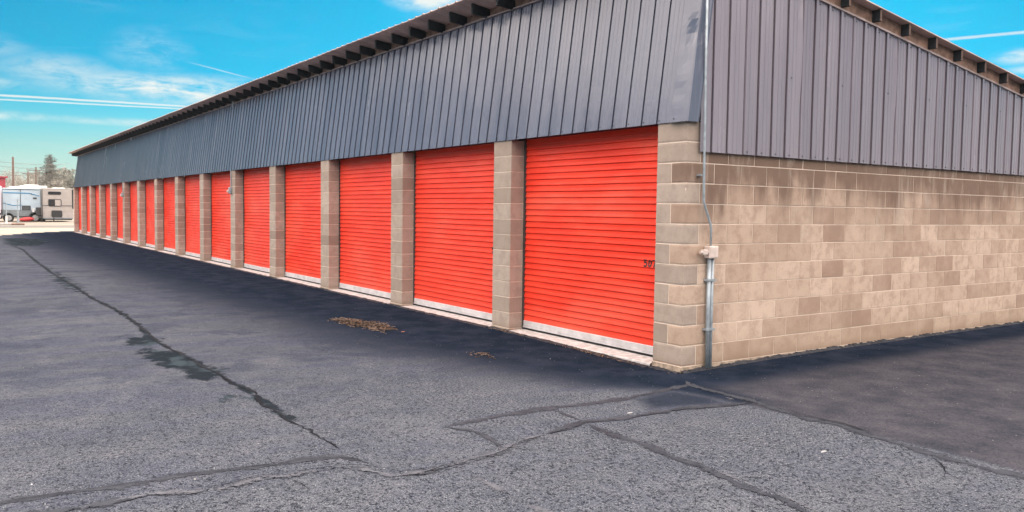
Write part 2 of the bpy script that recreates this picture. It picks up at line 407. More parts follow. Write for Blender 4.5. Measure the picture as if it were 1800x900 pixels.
def surf(seed, x, z):
    """depth of the curtain of a given seed, the same sum as in curtain()"""
    pitch = .0762; t = ((z-.10)/pitch) % 1.0; pr = [(0, .0), (.04, .014), (.09, .0155), (.50, .0095), (.53, .0065), (.90, .0065), (.94, -.002), (1, 0)]
    h = 0
    for (a_, ha), (b_, hb) in zip(pr[:-1], pr[1:]):
        if a_ <= t <= b_: h = ha+(hb-ha)*(t-a_)/(b_-a_)
    return .225-h+.010*mnoise.noise(Vector((x*1.3+seed*9.1, z*1.1, 0)))+.003*mnoise.noise(Vector((x*5+seed, z*9, 3)))
STROKES = {'5': [[(.85, 1), (.15, 1), (.12, .56), (.35, .64), (.62, .62), (.85, .45), (.85, .2), (.62, .02), (.3, .02), (.08, .14)]],
           '0': [[(.5, 1), (.82, .85), (.9, .5), (.82, .15), (.5, 0), (.18, .15), (.1, .5), (.18, .85), (.5, 1)]],
           '7': [[(.1, 1), (.92, 1), (.6, .5), (.45, 0)]],
           '8': [[(.5, 1), (.8, .88), (.8, .64), (.5, .53), (.2, .64), (.2, .88), (.5, 1)], [(.5, .53), (.86, .38), (.86, .14), (.5, 0), (.14, .14), (.14, .38), (.5, .53)]]}
def digits(txt, seed, xs, z0, hgt=.068, wid=.048, gap=.020):
    """painted number: thin cells that follow the corrugation, inside thick strokes"""
    m = MB(); st = .0028; vs = {}
    def vert(i, j, o):
        return (xs+i*st, surf(seed, xs+i*st, z0+j*st)-.0032, z0+j*st)
    for q_, ch in enumerate(txt):
        o = q_*(wid+gap)
        segs = [((a_[0]*wid+o, a_[1]*hgt), (b_[0]*wid+o, b_[1]*hgt)) for sk in STROKES[ch] for a_, b_ in zip(sk[:-1], sk[1:])]
        for i in range(int((o-.012)/st), int((o+wid+.012)/st)):
            for j in range(-4, int(hgt/st)+5):
                px, py = (i+.5)*st, (j+.5)*st; dm = 9
                for (x0_, y0_), (x1_, y1_) in segs:
                    dx, dy = x1_-x0_, y1_-y0_; t = max(0, min(1, ((px-x0_)*dx+(py-y0_)*dy)/(dx*dx+dy*dy))); dm = min(dm, math.hypot((px-x0_-t*dx), (py-y0_-t*dy)*1.35))
                if dm < .0100: m.add([vert(i, j, 0), vert(i+1, j, 0), vert(i+1, j+1, 0), vert(i, j+1, 0)], [(0, 1, 2, 3)])
    return m.mesh('door_number', mBlack)
for k in range(ND):
    x0 = -(k+1)*P
    D = empty('roll_up_door', (x0, 0, 0), 0, B)
    link('curtain', curtains[(k*3) % 4], D); link('guide', guideL, D); link('guide', guideR, D)
    link('bottom_bar', barm, D); link('shadow_gap', seal, D); link('dark_backdrop', back, D)
    link('sill', sills[k % 3], B, (x0, 0, 0))
    if k < 2:
        me = digits('507' if k == 0 else '508', (k*3) % 4, (-.790 if k == 0 else -P-.752)-x0, .952)
        link('door_number', me, D)
        D['label'] = 'nearest red roll-up door, the black number 507 low at its right edge' if k == 0 else 'second red roll-up door, with a black painted number beginning with 5'

# --- front cladding: leaning sheets, 9 inch ribs
LEAN = .13; SB, ST = H-.004, 4.165
def rib_profile(w=.2286*4):
    """(x, proud) over one 36 inch sheet: four major ribs with two minor ones between"""
    pr = []
    for i in range(4):
        b = i*.2286
        pr += [(b, .001), (b+.006, .001), (b+.010, .013), (b+.044, .014), (b+.0445, .0105), (b+.026, .010), (b+.0265, -.022), (b+.053, -.022), (b+.0535, .001), (b+.098, .001), (b+.104, .005), (b+.114, .005), (b+.120, .001),  # lip and slot added to draw a dark shade line beside each rib
               (b+.160, .001), (b+.166, .005), (b+.176, .005), (b+.182, .001)]
    pr.append((w+.0, .001)); pr.append((w+.006, .001)); return pr
PR = rib_profile()
def front_panel(seed):
    zs = [0, .25, .5, .8, 1.1, 1.4, ST-SB]; m = len(PR); vs = []; fs = []
    for z in zs:
        for x, h in PR:
            w = .004*mnoise.noise(Vector((x*2+seed*5, z*1.4, 0)))+ (.003*math.sin(seed*3+z) if x > .88 or x < .06 else 0)
            y = -.012 - h - (.0025 if x < .06 else 0) + LEAN*z + w
            vs.append((x, y, z+SB + (0.004*mnoise.noise(Vector((seed*3, 5, 0))) if z in (0,) else 0)))
    for j in range(len(zs)-1):
        for i in range(m-1): a = j*m+i; fs.append((a, a+1, a+m+1, a+m))
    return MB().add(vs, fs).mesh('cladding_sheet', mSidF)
fps = [front_panel(i) for i in range(6)]
PW = .9144; x = -PW; n = 0
while x > -LEN-.5:
    link('cladding_sheet', fps[(n*5+n//3) % 6], B, (max(x, -LEN-.04), random.uniform(-.002, .002) - .0008*(n % 2), 0)); x -= PW; n += 1
# solid backing behind cladding, front and end
MB().add([(xx, yy, zz) for xx in (-LEN, -.01) for yy, zz in ((.02, SB+.03), (.25, SB+.03), (.25, 4.20), (LEAN*(ST-SB)+.015, ST-.02))],
         [(0, 1, 2, 3), (4, 7, 6, 5), (0, 4, 5, 1), (1, 5, 6, 2), (2, 6, 7, 3), (3, 7, 4, 0)]).build('cladding_backing', mWoodD, B)
# corner trim: an L that follows the lean, dented
def trim():
    zs = [SB-.006 + (ST+.02-SB)*i/26 for i in range(27)]; vs = []; fs = []
    for z in zs:
        t = z-SB; y0 = -.045 + LEAN*t
        dent = .030*math.exp(-((t-.86)/.13)**2) + .012*math.exp(-((t-.62)/.10)**2)
        ripple = .003*mnoise.noise(Vector((0, t*5, 0)))
        xs = [-.205, -.198, -.19, -.12, -.07, -.02]
        row = [(xs[0], y0+.03, z), (xs[1], y0, z), (xs[2], y0+.004+ripple, z), (xs[3], y0+.002+ripple+dent*.25, z), (xs[4], y0+ripple+dent, z), (xs[5]+.0, y0+dent*.8, z),
               (.028, y0+.002+dent*.25, z), (.040-dent*.2, y0+.012, z), (.041-dent*.4, y0+.07, z), (.046, y0+.12, z), (.052, y0+.135, z), (.048, y0+.150, z), (.040, y0+.165, z), (.02, y0+.17, z)]
        vs += row
    m = 14
    for j in range(len(zs)-1):
        for i in range(m-1): a = j*m+i; fs.append((a, a+1, a+m+1, a+m))
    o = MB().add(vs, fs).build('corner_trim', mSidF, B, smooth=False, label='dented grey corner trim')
trim()
# end cladding: upright sheets cut to the slope of the roof
TOPZ = 4.165
def end_profile(w):
    """lapped ribs of the end cladding, low y first: an added lip over a deep recess, shaped to hold a dark line, then the rib top"""
    pr = [(0, .001)]; n_ = int(round(w/.2286)) if w > .7 else int(w/.2286); off = w-n_*.2286-.01
    for i in range(n_):
        b = off+i*.2286
        pass
        pr += [(b-.010, .001), (b-.0095, -.026), (b+.022, -.026), (b+.0225, .016), (b, .0165), (b+.002, .022), (b+.036, .022), (b+.046, .001),
               (b+.092, .001), (b+.097, .007), (b+.108, .007), (b+.113, .001), (b+.150, .001), (b+.155, .007), (b+.166, .007), (b+.171, .001)]
    pr = [p for p in pr if 0 <= p[0] <= w]
    pr.append((w, .001)); return pr
def end_panel(y0, w, seed):
    zb = 2.142; zc = 6; vs = []; fs = []; pr = end_profile(w); m = len(pr)
    for i in range(zc+1):
        for t, h in pr:
            y = y0+t; zt = TOPZ + SL*y
            z = zb + (zt-zb)*i/zc + (.004*mnoise.noise(Vector((seed*3.3, 0, 0))) if i == 0 else 0)
            wv = .004*mnoise.noise(Vector((y*2, z*1.4, seed)))
            gap = (.016*max(0, math.sin(math.pi*min(1, (zc-i)/4)))*(1 if seed in (1, 3) and t > w-.06 else 0))
            vs.append((.031+h+wv+(.0025 if t > w-.06 else 0)+gap, y, z))
    for j in range(zc):
        for i in range(m-1): a = j*m+i; fs.append((a, a+1, a+m+1, a+m))
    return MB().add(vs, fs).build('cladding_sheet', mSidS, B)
y = .731-.9144+.05; k = 0
y = .731+.05-.9144*1
end_panel(.150, .731+.04-.15, 0); y = .731+.04; k = 1
while y < WID: end_panel(y, PW, k); y += PW; k += 1
MB().add([(xx, yy, zz) for xx in (-.19, .003) for yy, zz in ((.30, 2.25), (WID, 2.25), (WID, TOPZ+SL*WID), (.30, TOPZ+SL*.3))],
         [(0, 3, 2, 1), (4, 5, 6, 7), (0, 1, 5, 4), (1, 2, 6, 5), (2, 3, 7, 6), (3, 0, 4, 7)]).build('cladding_backing', mWoodD, B)
# screws
sc = MB()
for i in range(int(LEN/.2286)):
    xx = -i*.2286-.2286+.075
    if xx > -.25 or xx < -16: continue
    for zz in (SB+.03, ST-.04):
        yy = -.012+LEAN*(zz-SB); sc.box(xx-.004, xx+.004, yy-.008, yy, zz-.004, zz+.004)
for i in range(32):
    yy = .77+.2286*i+.075
    for zz in (2.142+.03, TOPZ+SL*yy-.05) + ((3.0,) if i % 4 == 3 else ()):
        sc.box(.03, .041, yy-.005, yy+.005, zz-.005, zz+.005)
for zz in (SB+.03,): sc.box(-.15, -.142, -.05, -.042, zz-.004, zz+.004); sc.box(.041, .052, .10, .11, zz-.004, zz+.004)
tag(sc.build('screws', mScrew, B), kind='stuff')

# top rail along the leaning cladding, in lengths
yr = LEAN*(ST-SB); x = 0.0; i = 0
while x > -LEN:
    L = min(3.05, LEN+x)
    MB().box(x-L+.003, x-.003, yr-.050, yr+.02, ST-.004, ST+.016, ch=.003).build('rail', mRail, B, (0, 0, 0)); x -= 3.05; i += 1
for xx, w in ((-16.0, .05), (-29.9, .07)):
    MB().box(xx, xx+w, yr-.075, yr-.052, ST-.10, ST+.05).build('flashing_clip', mGalv, B)
# bird blocking behind tails, and rake board on the gable
MB().box(-LEN, -.0, yr-.005, yr+.045, ST+.018, DECK+SL*yr-.004).build('blocking_board', mWoodB, B)
def sloped(x0, x1, y0, y1, za, zb, mat, name, parent=B, lab=None):
    vs = [(xx, yy, zz+SL*yy) for xx in (x0, x1) for yy, zz in ((y0, za), (y1, za), (y1, zb), (y0, zb))]
    return MB().add(vs, [(0, 3, 2, 1), (4, 5, 6, 7), (0, 1, 5, 4), (1, 2, 6, 5), (2, 3, 7, 6), (3, 0, 4, 7)]).build(name, mat, parent, label=lab)
sloped(.004, .045, yr+.046, WID, 4.172, DECK-.003, mWoodB, 'rake_board')
sloped(.004, .062, .10, WID, 4.150, 4.171, mRail, 'rake_trim')
sloped(-LEN-.045, -LEN-.004, yr+.046, WID, 4.172, DECK-.003, mWoodB, 'rake_board')
# rafter tails
tail = MB(); yy0, yy1 = -.062, yr-.006
tail.add([(xx, yy, zz) for xx in (0, .038) for yy, zz in ((yy0, 4.186), (yy1, 4.160), (yy1, DECK+SL*yy1-.002), (yy0, DECK+SL*yy0-.002))],
         [(0, 3, 2, 1), (4, 5, 6, 7), (0, 1, 5, 4), (1, 2, 6, 5), (2, 3, 7, 6), (3, 0, 4, 7)])
tm = tail.mesh('rafter_tail', [mWoodD])
x = -.28
while x > -LEN-.1:
    o = link('rafter_tail', tm, B, (x-.03+random.uniform(-.008, .008), 0, 0)); x -= .61
# purlin ends on the gable (and far gable)
k = -3
while True:
    y = 2.345+.61*k
    if y > WID-.1: break
    m = MB(); z0, z1 = 4.186, DECK-.002
    vs = [(xx, yy, zz+SL*yy) for xx in (.0455, .150) for yy, zz in ((y, z0), (y+.038, z0), (y+.038, z1), (y, z1))]
    m.add(vs, [(0, 3, 2, 1), (0, 1, 5, 4), (1, 2, 6, 5), (2, 3, 7, 6), (3, 0, 4, 7)], 0); m.add(vs[4:], [(0, 1, 2, 3)], 1)
    m.build('purlin_end', [mWoodD, mWoodE], B); k += 1
# roof: metal sheets with ribs, each 36 inches, run down the slope
rp = []
for i in range(4): b = i*.2286; rp += [(b, 0), (b+.01, 0), (b+.022, .016), (b+.040, .016), (b+.054, 0)]
rp += [(PW+.008, 0)]
def roof_sheet(seed):
    vs = []; ys = [-.205+.006*math.sin(seed*2.3), 3, 8, WID+.2]; m = len(rp); fs = []
    for s_, off in ((0, .004), (1, .016)):
        for y in ys:
            for x, h in rp: vs.append((x, y, DECK+SL*y+off+h+.001*(seed % 2)))
    L = len(ys)*m
    for j in range(len(ys)-1):
        for i in range(m-1):
            a = j*m+i; fs.append((a+m, a+m+1, a+1, a)); b = a+L; fs.append((b, b+1, b+m+1, b+m))
    for i in range(m-1): fs.append((i, i+1, L+i+1, L+i))
    for j in range(len(ys)-1): a = j*m; fs.append((a, L+a, L+a+m, a+m)); a = j*m+m-1; fs.append((a, a+m, L+a+m, L+a))
    return MB().add(vs, fs).mesh('roof_sheet', mRoofU)
rs = [roof_sheet(i) for i in range(3)]
x = .158-PW; n = 0
while x > -LEN-PW*.9:
    link('roof_sheet', rs[n % 3], B, (x, 0, .0015*(n % 2))); x -= PW; n += 1

# --- conduit and boxes on the end wall
cd = empty('electrical_conduit', (.03, .3, 0)); tag(cd, 'grey electrical conduit running up the block corner beside the end wall to a meter box', 'conduit')
def rel(p): return (p[0]-.03, p[1]-.3, p[2])
MB().tube([rel(p) for p in ((.072, .150, 4.3), (.072, .158, 2.9), (.072, .170, 2.2), (.070, .180, 1.68), (.066, .188, 1.64), (.052, .310, 1.42), (.048, .322, 1.38), (.048, .325, 1.19))], .0125, 10).build('upper_pipe', mGalv, cd, smooth=True)
MB().tube([rel((.040, .318, 1.09)), rel((.040, .318, .5)), rel((.042, .322, -.03))], .021, 12).build('lower_pipe', mGalv, cd, smooth=True)
MB().tube([rel((.036, .368, 1.09)), rel((.036, .368, .5)), rel((.037, .370, -.03))], .019, 12).build('lower_pipe', mGalv, cd, smooth=True)
bx = MB().box(*(v-.03 for v in (.006, .085)), *(v-.3 for v in (.272, .402)), 1.082, 1.205, ch=.006).build('junction_box', mBoxG, cd)
MB().box(.0555, .059, -.018, .092, 1.095, 1.192, ch=.0015).build('cover_plate', mBoxG, bx)
sm_ = MB().box(.012, .052, -.11, -.045, 1.118, 1.172, ch=.006); sm_.tube([(.03, -.11, 1.145), (.03, -.135, 1.145)], .016, 10); sm_.tube([(.03, -.046, 1.145), (.03, -.027, 1.145)], .013, 10)
sm_.build('photocell', mBoxG, cd)
for zz in (.35, .85): MB().box(-.028, .036, -.015, .10, zz, zz+.022).build('strap', mGalv, cd)
MB().box(-.028, .034, -.155, -.105, 1.9, 1.918).build('strap', mGalv, cd)
# small wall lights on two of the piers further on
for kk, xx in enumerate((-5*P-2*c+.12, -10*P-2*c+.15)):
    L = empty('pier_box', (xx, 0, 1.95))
    tag(L, ['small grey electrical box and thin pipe on the sixth block pier from the near corner', 'tiny grey electrical box and pipe high on the eleventh block pier from the near corner'][kk], 'electrical box', 'electrical boxes on the piers')
    MB().box(-.045, .045, -.075, -.001, -.10, .06, ch=.01).build('box', mGalv, L); MB().tube([(0, -.02, .05), (0, -.02, .50)], .012, 8).build('pipe', mGalv, L)
    MB().box(-.03, .03, -.12, -.076, -.07, -.01, ch=.01).build('lens', mBoxG, L)
# ---------------------------------------------------------------- ground
FEAT = {"C1": [[-32.703, -4.077], [-26.764, -3.807], [-20.663, -3.957], [-15.09, -4.016], [-11.988, -3.984], [-9.658, -4.001], [-7.626, -3.929], [-5.997, -3.947], [-4.63, -4.036], [-3.686, -4.016], [-2.787, -3.967], [-2.155, -3.94], [-1.609, -3.938], [-1.012, -3.922], [-0.512, -3.945], [0.015, -3.954], [0.488, -3.966], [0.879, -3.967]], "C2": [[0.791, -5.917], [0.784, -5.817], [0.789, -5.663], [0.8, -5.476], [0.828, -5.254], [0.811, -5.134], [0.789, -4.977], [0.841, -4.735], [0.886, -4.41], [0.882, -4.194], [0.96, -4.001], [1.151, -3.896]], "C3": [[0.985, -5.922], [1.02, -5.78], [1.044, -5.683], [1.067, -5.494], [1.048, -5.317], [1.029, -5.145], [1.104, -4.956], [1.162, -4.758], [1.085, -4.543], [1.134, -4.426], [1.136, -4.22], [1.181, -4.022], [1.314, -3.934], [1.463, -3.858], [1.487, -3.759], [1.49, -3.567], [1.423, -3.324], [1.394, -3.134], [1.242, -2.874], [1.178, -2.561], [1.114, -2.307], [1.03, -2.094], [1.073, -1.957], [1.099, -1.674], [1.101, -1.124], [1.212, -0.743], [1.239, -0.456]], "C4": [[0.655, -3.09], [0.605, -2.693], [0.568, -2.194], [0.607, -1.71], [0.594, -1.28], [0.468, -0.627], [0.416, -0.316]], "C4b": [[0.655, -3.09], [0.868, -2.981], [1.068, -2.967], [1.283, -3.016]], "C5": [[0.298, -0.253], [0.514, -0.352], [0.966, -0.396], [1.3, -0.437], [1.61, -0.507], [1.881, -0.559], [2.113, -0.544], [2.443, -0.615], [2.717, -0.665], [2.945, -0.702], [3.203, -0.729], [3.486, -0.7], [3.802, -0.733]], "C6": [[1.09, -2.126], [1.358, -2.18], [1.589, -2.174], [1.778, -2.188], [2.057, -2.23], [2.237, -2.193], [2.478, -2.233], [2.74, -2.278], [2.958, -2.25], [3.129, -2.306], [3.257, -2.333]], "C7": [[1.533, -3.541], [1.736, -3.521], [1.925, -3.486], [2.214, -3.482], [2.477, -3.461], [2.628, -3.47]], "C8": [[0.615, -2.078], [0.831, -2.082], [1.001, -2.108]], "T1": [[1.134, -4.426], [1.303, -4.386], [1.475, -4.401]], "T2": [[1.61, -4.555], [1.724, -4.577], [1.841, -4.57]], "T3": [[0.997, -3.941], [1.118, -3.949], [1.166, -3.895]], "T4": [[1.064, -3.856], [1.184, -3.639]], "T5": [[2.943, -0.753], [3.069, -0.855], [3.17, -0.998], [3.225, -1.178]], "T6": [[1.145, -4.205], [1.191, -4.026], [1.445, -3.887], [1.543, -3.751], [1.448, -3.463]], "T7": [[0.04, -5.323], [0.039, -4.957]], "L1": [[-7.44, -4.729], [-4.128, -4.792], [-1.077, -5.162]], "WA": [[-4.778, -4.301], [-4.722, -4.018], [-4.242, -3.959], [-4.036, -4.168], [-4.23, -4.351]], "WB": [[-4.073, -4.232], [-3.61, -4.033], [-2.837, -3.927], [-2.283, -3.88], [-1.84, -3.933], [-2.149, -4.198], [-2.853, -4.328], [-3.519, -4.307]], "WC": [[-2.252, -4.214], [-2.264, -4.016], [-2.053, -3.874], [-1.804, -3.973], [-1.885, -4.21]], "WD": [[-17.407, -3.875], [-13.344, -3.826], [-10.51, -3.978], [-10.383, -4.171], [-13.216, -4.199]], "WE": [[-1.226, -4.278], [-1.167, -3.969], [-0.918, -3.928], [-0.97, -4.254]], "WF": [[-37.833, -3.921], [-36.848, -2.67], [-32.8, -2.18], [-28.837, -3.307], [-30.051, -4.124]], "WG": [[-33.956, -1.851], [-33.594, -2.928], [-37.032, -3.531], [-35.768, -4.023]], "TEAL": [[0.219, -0.17], [1.259, -0.297], [1.232, -0.591], [0.545, -0.69], [-0.082, -0.952], [-0.111, -0.34]], "TEAL2": [[0.603, -1.223], [0.509, -0.655], [0.952, -0.553], [1.194, -0.653], [1.072, -1.094], [1.014, -1.419]]}

def gz(x, y):
    return -.028 - .034*np.exp(-(np.asarray(x)**2 + (np.asarray(y)+.3)**2)/(1.6**2))
def spread(a, b, lo, hi, fine, grow=1.12, top=1.5):
    v = list(np.arange(lo, hi, fine)); s = fine; x = v[-1]
    while x < b: s = min(s*grow, top); x += s; v.append(x)
    s = fine; x = v[0]
    while x > a: s = min(s*grow, top); x -= s; v.insert(0, x)
    return np.array(v)
def seg_dist(X, Y, pl):
    dmin = np.full(X.shape, 1e9)
    for (x0, y0), (x1, y1) in zip(pl[:-1], pl[1:]):
        dx, dy = x1-x0, y1-y0; t = np.clip(((X-x0)*dx+(Y-y0)*dy)/(dx*dx+dy*dy+1e-12), 0, 1)
        dmin = np.minimum(dmin, np.hypot(X-x0-t*dx, Y-y0-t*dy))
    return dmin
def inside(X, Y, pg):
    r_ = np.zeros(X.shape, bool); n = len(pg)
    for i in range(n):
        (x0, y0), (x1, y1) = pg[i], pg[(i+1) % n]
        cnd = ((y0 > Y) != (y1 > Y)) & (X < (x1-x0)*(Y-y0)/((y1-y0) if y1 != y0 else 1e-9)+x0); r_ ^= cnd
    return r_
def soft(X, Y, pg, w): dd = seg_dist(X, Y, pg+[pg[0]]); return np.clip(.5 + np.where(inside(X, Y, pg), dd, -dd)/(2*w), 0, 1)
def sst(a, b, v): t = np.clip((v-a)/(b-a), 0, 1); return t*t*(3-2*t)
gx = spread(-70, 30, -5.2, 4.6, .035, 1.06, 1.2); gy = spread(-40, 34, -6.1, .3, .035, 1.06, 1.2)
X, Y = np.meshgrid(gx, gy, indexing='ij'); nx, ny = X.shape
edge = np.interp(Y, [-40, -9, -6, -3.8, -2, .2, 3, 34], [-34, -34, -37, -40.9, -45.3, -48.3, -50, -50])
Z = gz(X, Y)
darkened = np.zeros_like(X)
wid = np.interp(X, [-48, -30, -16, -8, -3, 0, .6, 1.5], [4.6, 4.4, 4.0, 3.5, 3.0, 1.8, .9, .3])
darkened = 1-sst(wid*.25, wid*1.25, -Y); darkened = np.where((Y > 0) & (X < 0), 1, darkened); darkened *= 1-sst(.3, 1.1, X)  # darkest along the facade, fading out across the drive
for k_, w_, a_ in (('TEAL', .18, 1.0), ('TEAL2', .12, .75)): darkened = np.maximum(darkened, soft(X, Y, FEAT[k_], w_)*a_)
newer = sst(-.62, -.52, Y-np.where(X > .3, 0, 9))
newer = np.where(X > .3, newer, 0)
newer = np.maximum(newer, darkened*0)
wet = np.zeros_like(X)
for k_ in ('WA', 'WB', 'WC', 'WD', 'WE', 'WF', 'WG'):
    wet = np.maximum(wet, soft(X, Y, FEAT[k_], .16 if k_ in ('WA', 'WB', 'WC') else .25)*(.9 if k_ in ('WA', 'WB', 'WC') else .72))
wet = np.maximum(wet, np.clip(1-seg_dist(X, Y, FEAT['C1'])/.09, 0, 1)*.75*sst(1.2, -.5, X))
cx_ = np.interp(Y, [-6, -5, -4, -3, -2, -1, 0], [1.05, 1.1, 1.2, 1.45, 1.05, 1.1, 1.2])
coarse = sst(-.25, .35, X-cx_)*(1-newer); coarse = np.maximum(coarse, .62*sst(-5, .5, X)*(1-newer)*(1-darkened))
crk = seg_dist(X, Y, FEAT['C3']); Z = Z - .006*np.exp(-(crk/.05)**2)
Z += np.where((X > .06) & (Y > -.1), .022*np.exp(-((X-.06)/.05)**2), 0)
verts = np.stack([X, Y, Z], -1).reshape(-1, 3)
ii, jj = np.meshgrid(np.arange(nx-1), np.arange(ny-1), indexing='ij'); a = (ii*ny+jj)
mid_x = (X[:-1, :-1]+X[1:, :-1])/2; keep = mid_x > edge[:-1, :-1]
# leave out what lies under the building
mid_y = (Y[:-1, :-1]+Y[:-1, 1:])/2; keep &= ~((mid_x > -LEN+1) & (mid_x < -.6) & (mid_y > .6) & (mid_y < WID-.6))
a = a[keep]; quads = np.stack([a, a+ny, a+ny+1, a+1], -1)
me = bpy.data.meshes.new('asphalt'); me.vertices.add(len(verts)); me.vertices.foreach_set('co', verts.ravel().astype('f'))
nq = len(quads); me.loops.add(nq*4); me.loops.foreach_set('vertex_index', quads.ravel().astype('i')); me.polygons.add(nq)
me.polygons.foreach_set('loop_start', (np.arange(nq)*4).astype('i')); me.polygons.foreach_set('use_smooth', np.ones(nq, bool))
me.update(calc_edges=True)
for nm, arr in (('darkened', darkened), ('newer', newer), ('wet', wet), ('coarse', coarse)):
    at = me.attributes.new(nm, 'FLOAT', 'POINT'); at.data.foreach_set('value', arr.ravel().astype('f'))
def mat_asphalt():
    m, T = newmat('asphalt_surface'); pos = T.n('ShaderNodeNewGeometry').outputs['Position']
    def att(n): a_ = T.n('ShaderNodeAttribute', _attribute_name=n); return a_.outputs['Fac']
    big = T.noise(pos, .55, 5, .6, .4); mid = T.noise(pos, 2.6, 6, .65); med = T.noise(pos, 11, 5, .7)
    streak = T.noise(T.scale(pos, (2.4, .5, 1)), 1.0, 6, .62, .3)
    vor = T.n('ShaderNodeTexVoronoi', _feature='F1'); T.l(pos, vor.inputs['Vector']); vor.inputs['Scale'].default_value = 72
    vsz = T.n('ShaderNodeTexVoronoi', _feature='F1'); T.l(pos, vsz.inputs['Vector']); vsz.inputs['Scale'].default_value = 60
    fine = T.noise(pos, 190, 3, .75); grit = T.noise(pos, 52, 4, .8)
    se = T.math('ADD', att('darkened'), T.math('MULTIPLY', T.math('SUBTRACT', mid, .5), .55)); se = T.ramp(se, .12, .95)
    nw = att('newer'); co_ = T.ramp(T.math('ADD', att('coarse'), T.math('MULTIPLY', T.math('SUBTRACT', mid, .5), .5)), .15, .85)
    base = T.mix(T.ramp(big, .3, .7), (.055, .063, .080), (.086, .094, .112))
    base = T.mix(T.math('MULTIPLY', T.ramp(streak, .44, .60), .75), base, (.054, .062, .092))
    base = T.mix(T.math('MULTIPLY', T.ramp(mid, .48, .72), .45), base, (.120, .122, .142))
    dk = T.noise(pos, 1.1, 6, .7, .6)
    base = T.mix(T.math('MULTIPLY', T.ramp(dk, .48, .62), .8), base, (.040, .048, .070))
    base = T.mix(T.math('MULTIPLY', T.ramp(T.noise(pos, 4.5, 6, .75), .52, .70), .4), base, (.045, .050, .068))
    base = T.mix(T.math('MULTIPLY', co_, .35), base, (.100, .108, .130))
    newc = T.mix(T.ramp(mid, .3, .7), (.034, .036, .047), (.066, .064, .076))
    base = T.mix(nw, base, newc)
    seal = T.mix(T.ramp(mid, .35, .7), (.008, .014, .026), (.022, .028, .046))  # near-black tone for the darker band and patches
    base = T.mix(se, base, seal)
    # bright and dark stone in the worn surface
    csel = T.sep(vor.outputs['Color'])
    bright = T.math('MULTIPLY', T.ramp(csel[0], .62, .95), T.ramp(vor.outputs['Distance'], .45, .25))
    amt = T.math('ADD', T.math('MULTIPLY', co_, .72), .28); amt = T.math('MULTIPLY', amt, T.math('SUBTRACT', 1.0, T.math('MULTIPLY', se, .8))); amt = T.math('MULTIPLY', amt, T.ramp(med, .3, .6, .35, 1))
    base = T.mix(T.math('MULTIPLY', bright, T.math('MULTIPLY', amt, .55)), base, (.26, .27, .29))
    salt = T.noise(pos, 105, 3, .8); base = T.mix(T.math('MULTIPLY', T.ramp(salt, .51, .63), T.math('MULTIPLY', amt, T.math('SUBTRACT', .82, T.math('MULTIPLY', nw, .5)))), base, (.30, .315, .335))
    darkm = T.math('MULTIPLY', T.ramp(grit, .49, .62), T.math('ADD', T.math('MULTIPLY', co_, .5), .42))
    base = T.mix(T.math('MULTIPLY', darkm, 1.25, clamp=True), base, (.014, .017, .024))
    c2 = T.sep(vsz.outputs['Color'])
    rare = T.math('MULTIPLY', T.ramp(c2[1], .993, .997), T.ramp(vsz.outputs['Distance'], .35, .2)); base = T.mix(T.math('MULTIPLY', rare, .35), base, (.75, .72, .68))
    # damp stains along the seam
    we = T.ramp(T.math('ADD', att('wet'), T.math('MULTIPLY', T.math('SUBTRACT', T.noise(pos, 4.2, 7, .72, .5), .5), 2.2)), .34, .60)
    wetc = T.mix(T.ramp(T.noise(pos, 3.3, 3), .5, .66), (.012, .017, .022), (.036, .052, .062))
    base = T.mix(T.math('MULTIPLY', we, .9), base, wetc)
    T.l(base, T.b.inputs['Base Color'])
    rg = T.math('SUBTRACT', T.ramp(mid, .3, .7, .72, .9), T.math('MULTIPLY', T.math('MAXIMUM', T.math('MULTIPLY', se, .22), T.math('MULTIPLY', we, .12)), 1.0)); T.l(rg, T.b.inputs['Roughness'])
    T.b.inputs['Specular IOR Level'].default_value = 0.0; T.b.inputs['IOR'].default_value = 1.0
    h = T.math('ADD', T.math('MULTIPLY', fine, .35), T.math('MULTIPLY', T.math('MULTIPLY', grit, 1.0), T.math('ADD', .25, T.math('MULTIPLY', co_, .9))))
    h = T.math('ADD', h, T.math('MULTIPLY', T.ramp(vor.outputs['Distance'], .0, .6, .5, 0), T.math('ADD', .15, co_)))
    bump(T, h, .006, .9); return m
me.materials.append(mat_asphalt())
ASPH = bpy.data.objects.new('asphalt', me); COL.objects.link(ASPH); tag(ASPH, 'worn dark asphalt drive with stains and crack sealant beside the storage building', kind='structure')

def mat_sealant(name, a, b, rough, worn=0):
    m, T = newmat(name); pos = T.n('ShaderNodeNewGeometry').outputs['Position']
    n = T.noise(pos, 9, 5, .7); g = T.noise(pos, 60, 3, .7)
    cc = T.mix(T.ramp(n, .35, .65), a, b); cc = T.mix(T.ramp(g, .55, .75, 0, .35), cc, (.02, .022, .03)); T.l(cc, T.b.inputs['Base Color'])
    T.b.inputs['Roughness'].default_value = rough; T.b.inputs['Specular IOR Level'].default_value = .1; bump(T, T.math('ADD', n, T.math('MULTIPLY', g, .3)), .002, .5)
    if worn:      # the film is broken and worn away in flakes towards its edges
        e = T.n('ShaderNodeAttribute', _attribute_name='inner').outputs['Fac']; br = T.noise(pos, 38, 6, .8); br2 = T.noise(pos, 5, 3, .6)
        k_ = T.math('ADD', T.math('MULTIPLY', e, worn), T.math('ADD', T.math('MULTIPLY', T.math('SUBTRACT', br, .5), 2.6), T.math('MULTIPLY', T.math('SUBTRACT', br2, .5), 2.0)))
        T.l(T.ramp(k_, .32, .48), T.b.inputs['Alpha'])
    return m
mSeal = mat_sealant('crack_sealant', (.026, .030, .040), (.048, .053, .066), .75, .85)
mSealP = mat_sealant('worn_sealant', (.085, .090, .108), (.115, .120, .138), .85, .50)
mCrack = mat_sealant('open_crack', (.006, .007, .010), (.016, .018, .024), .95, 1.9)
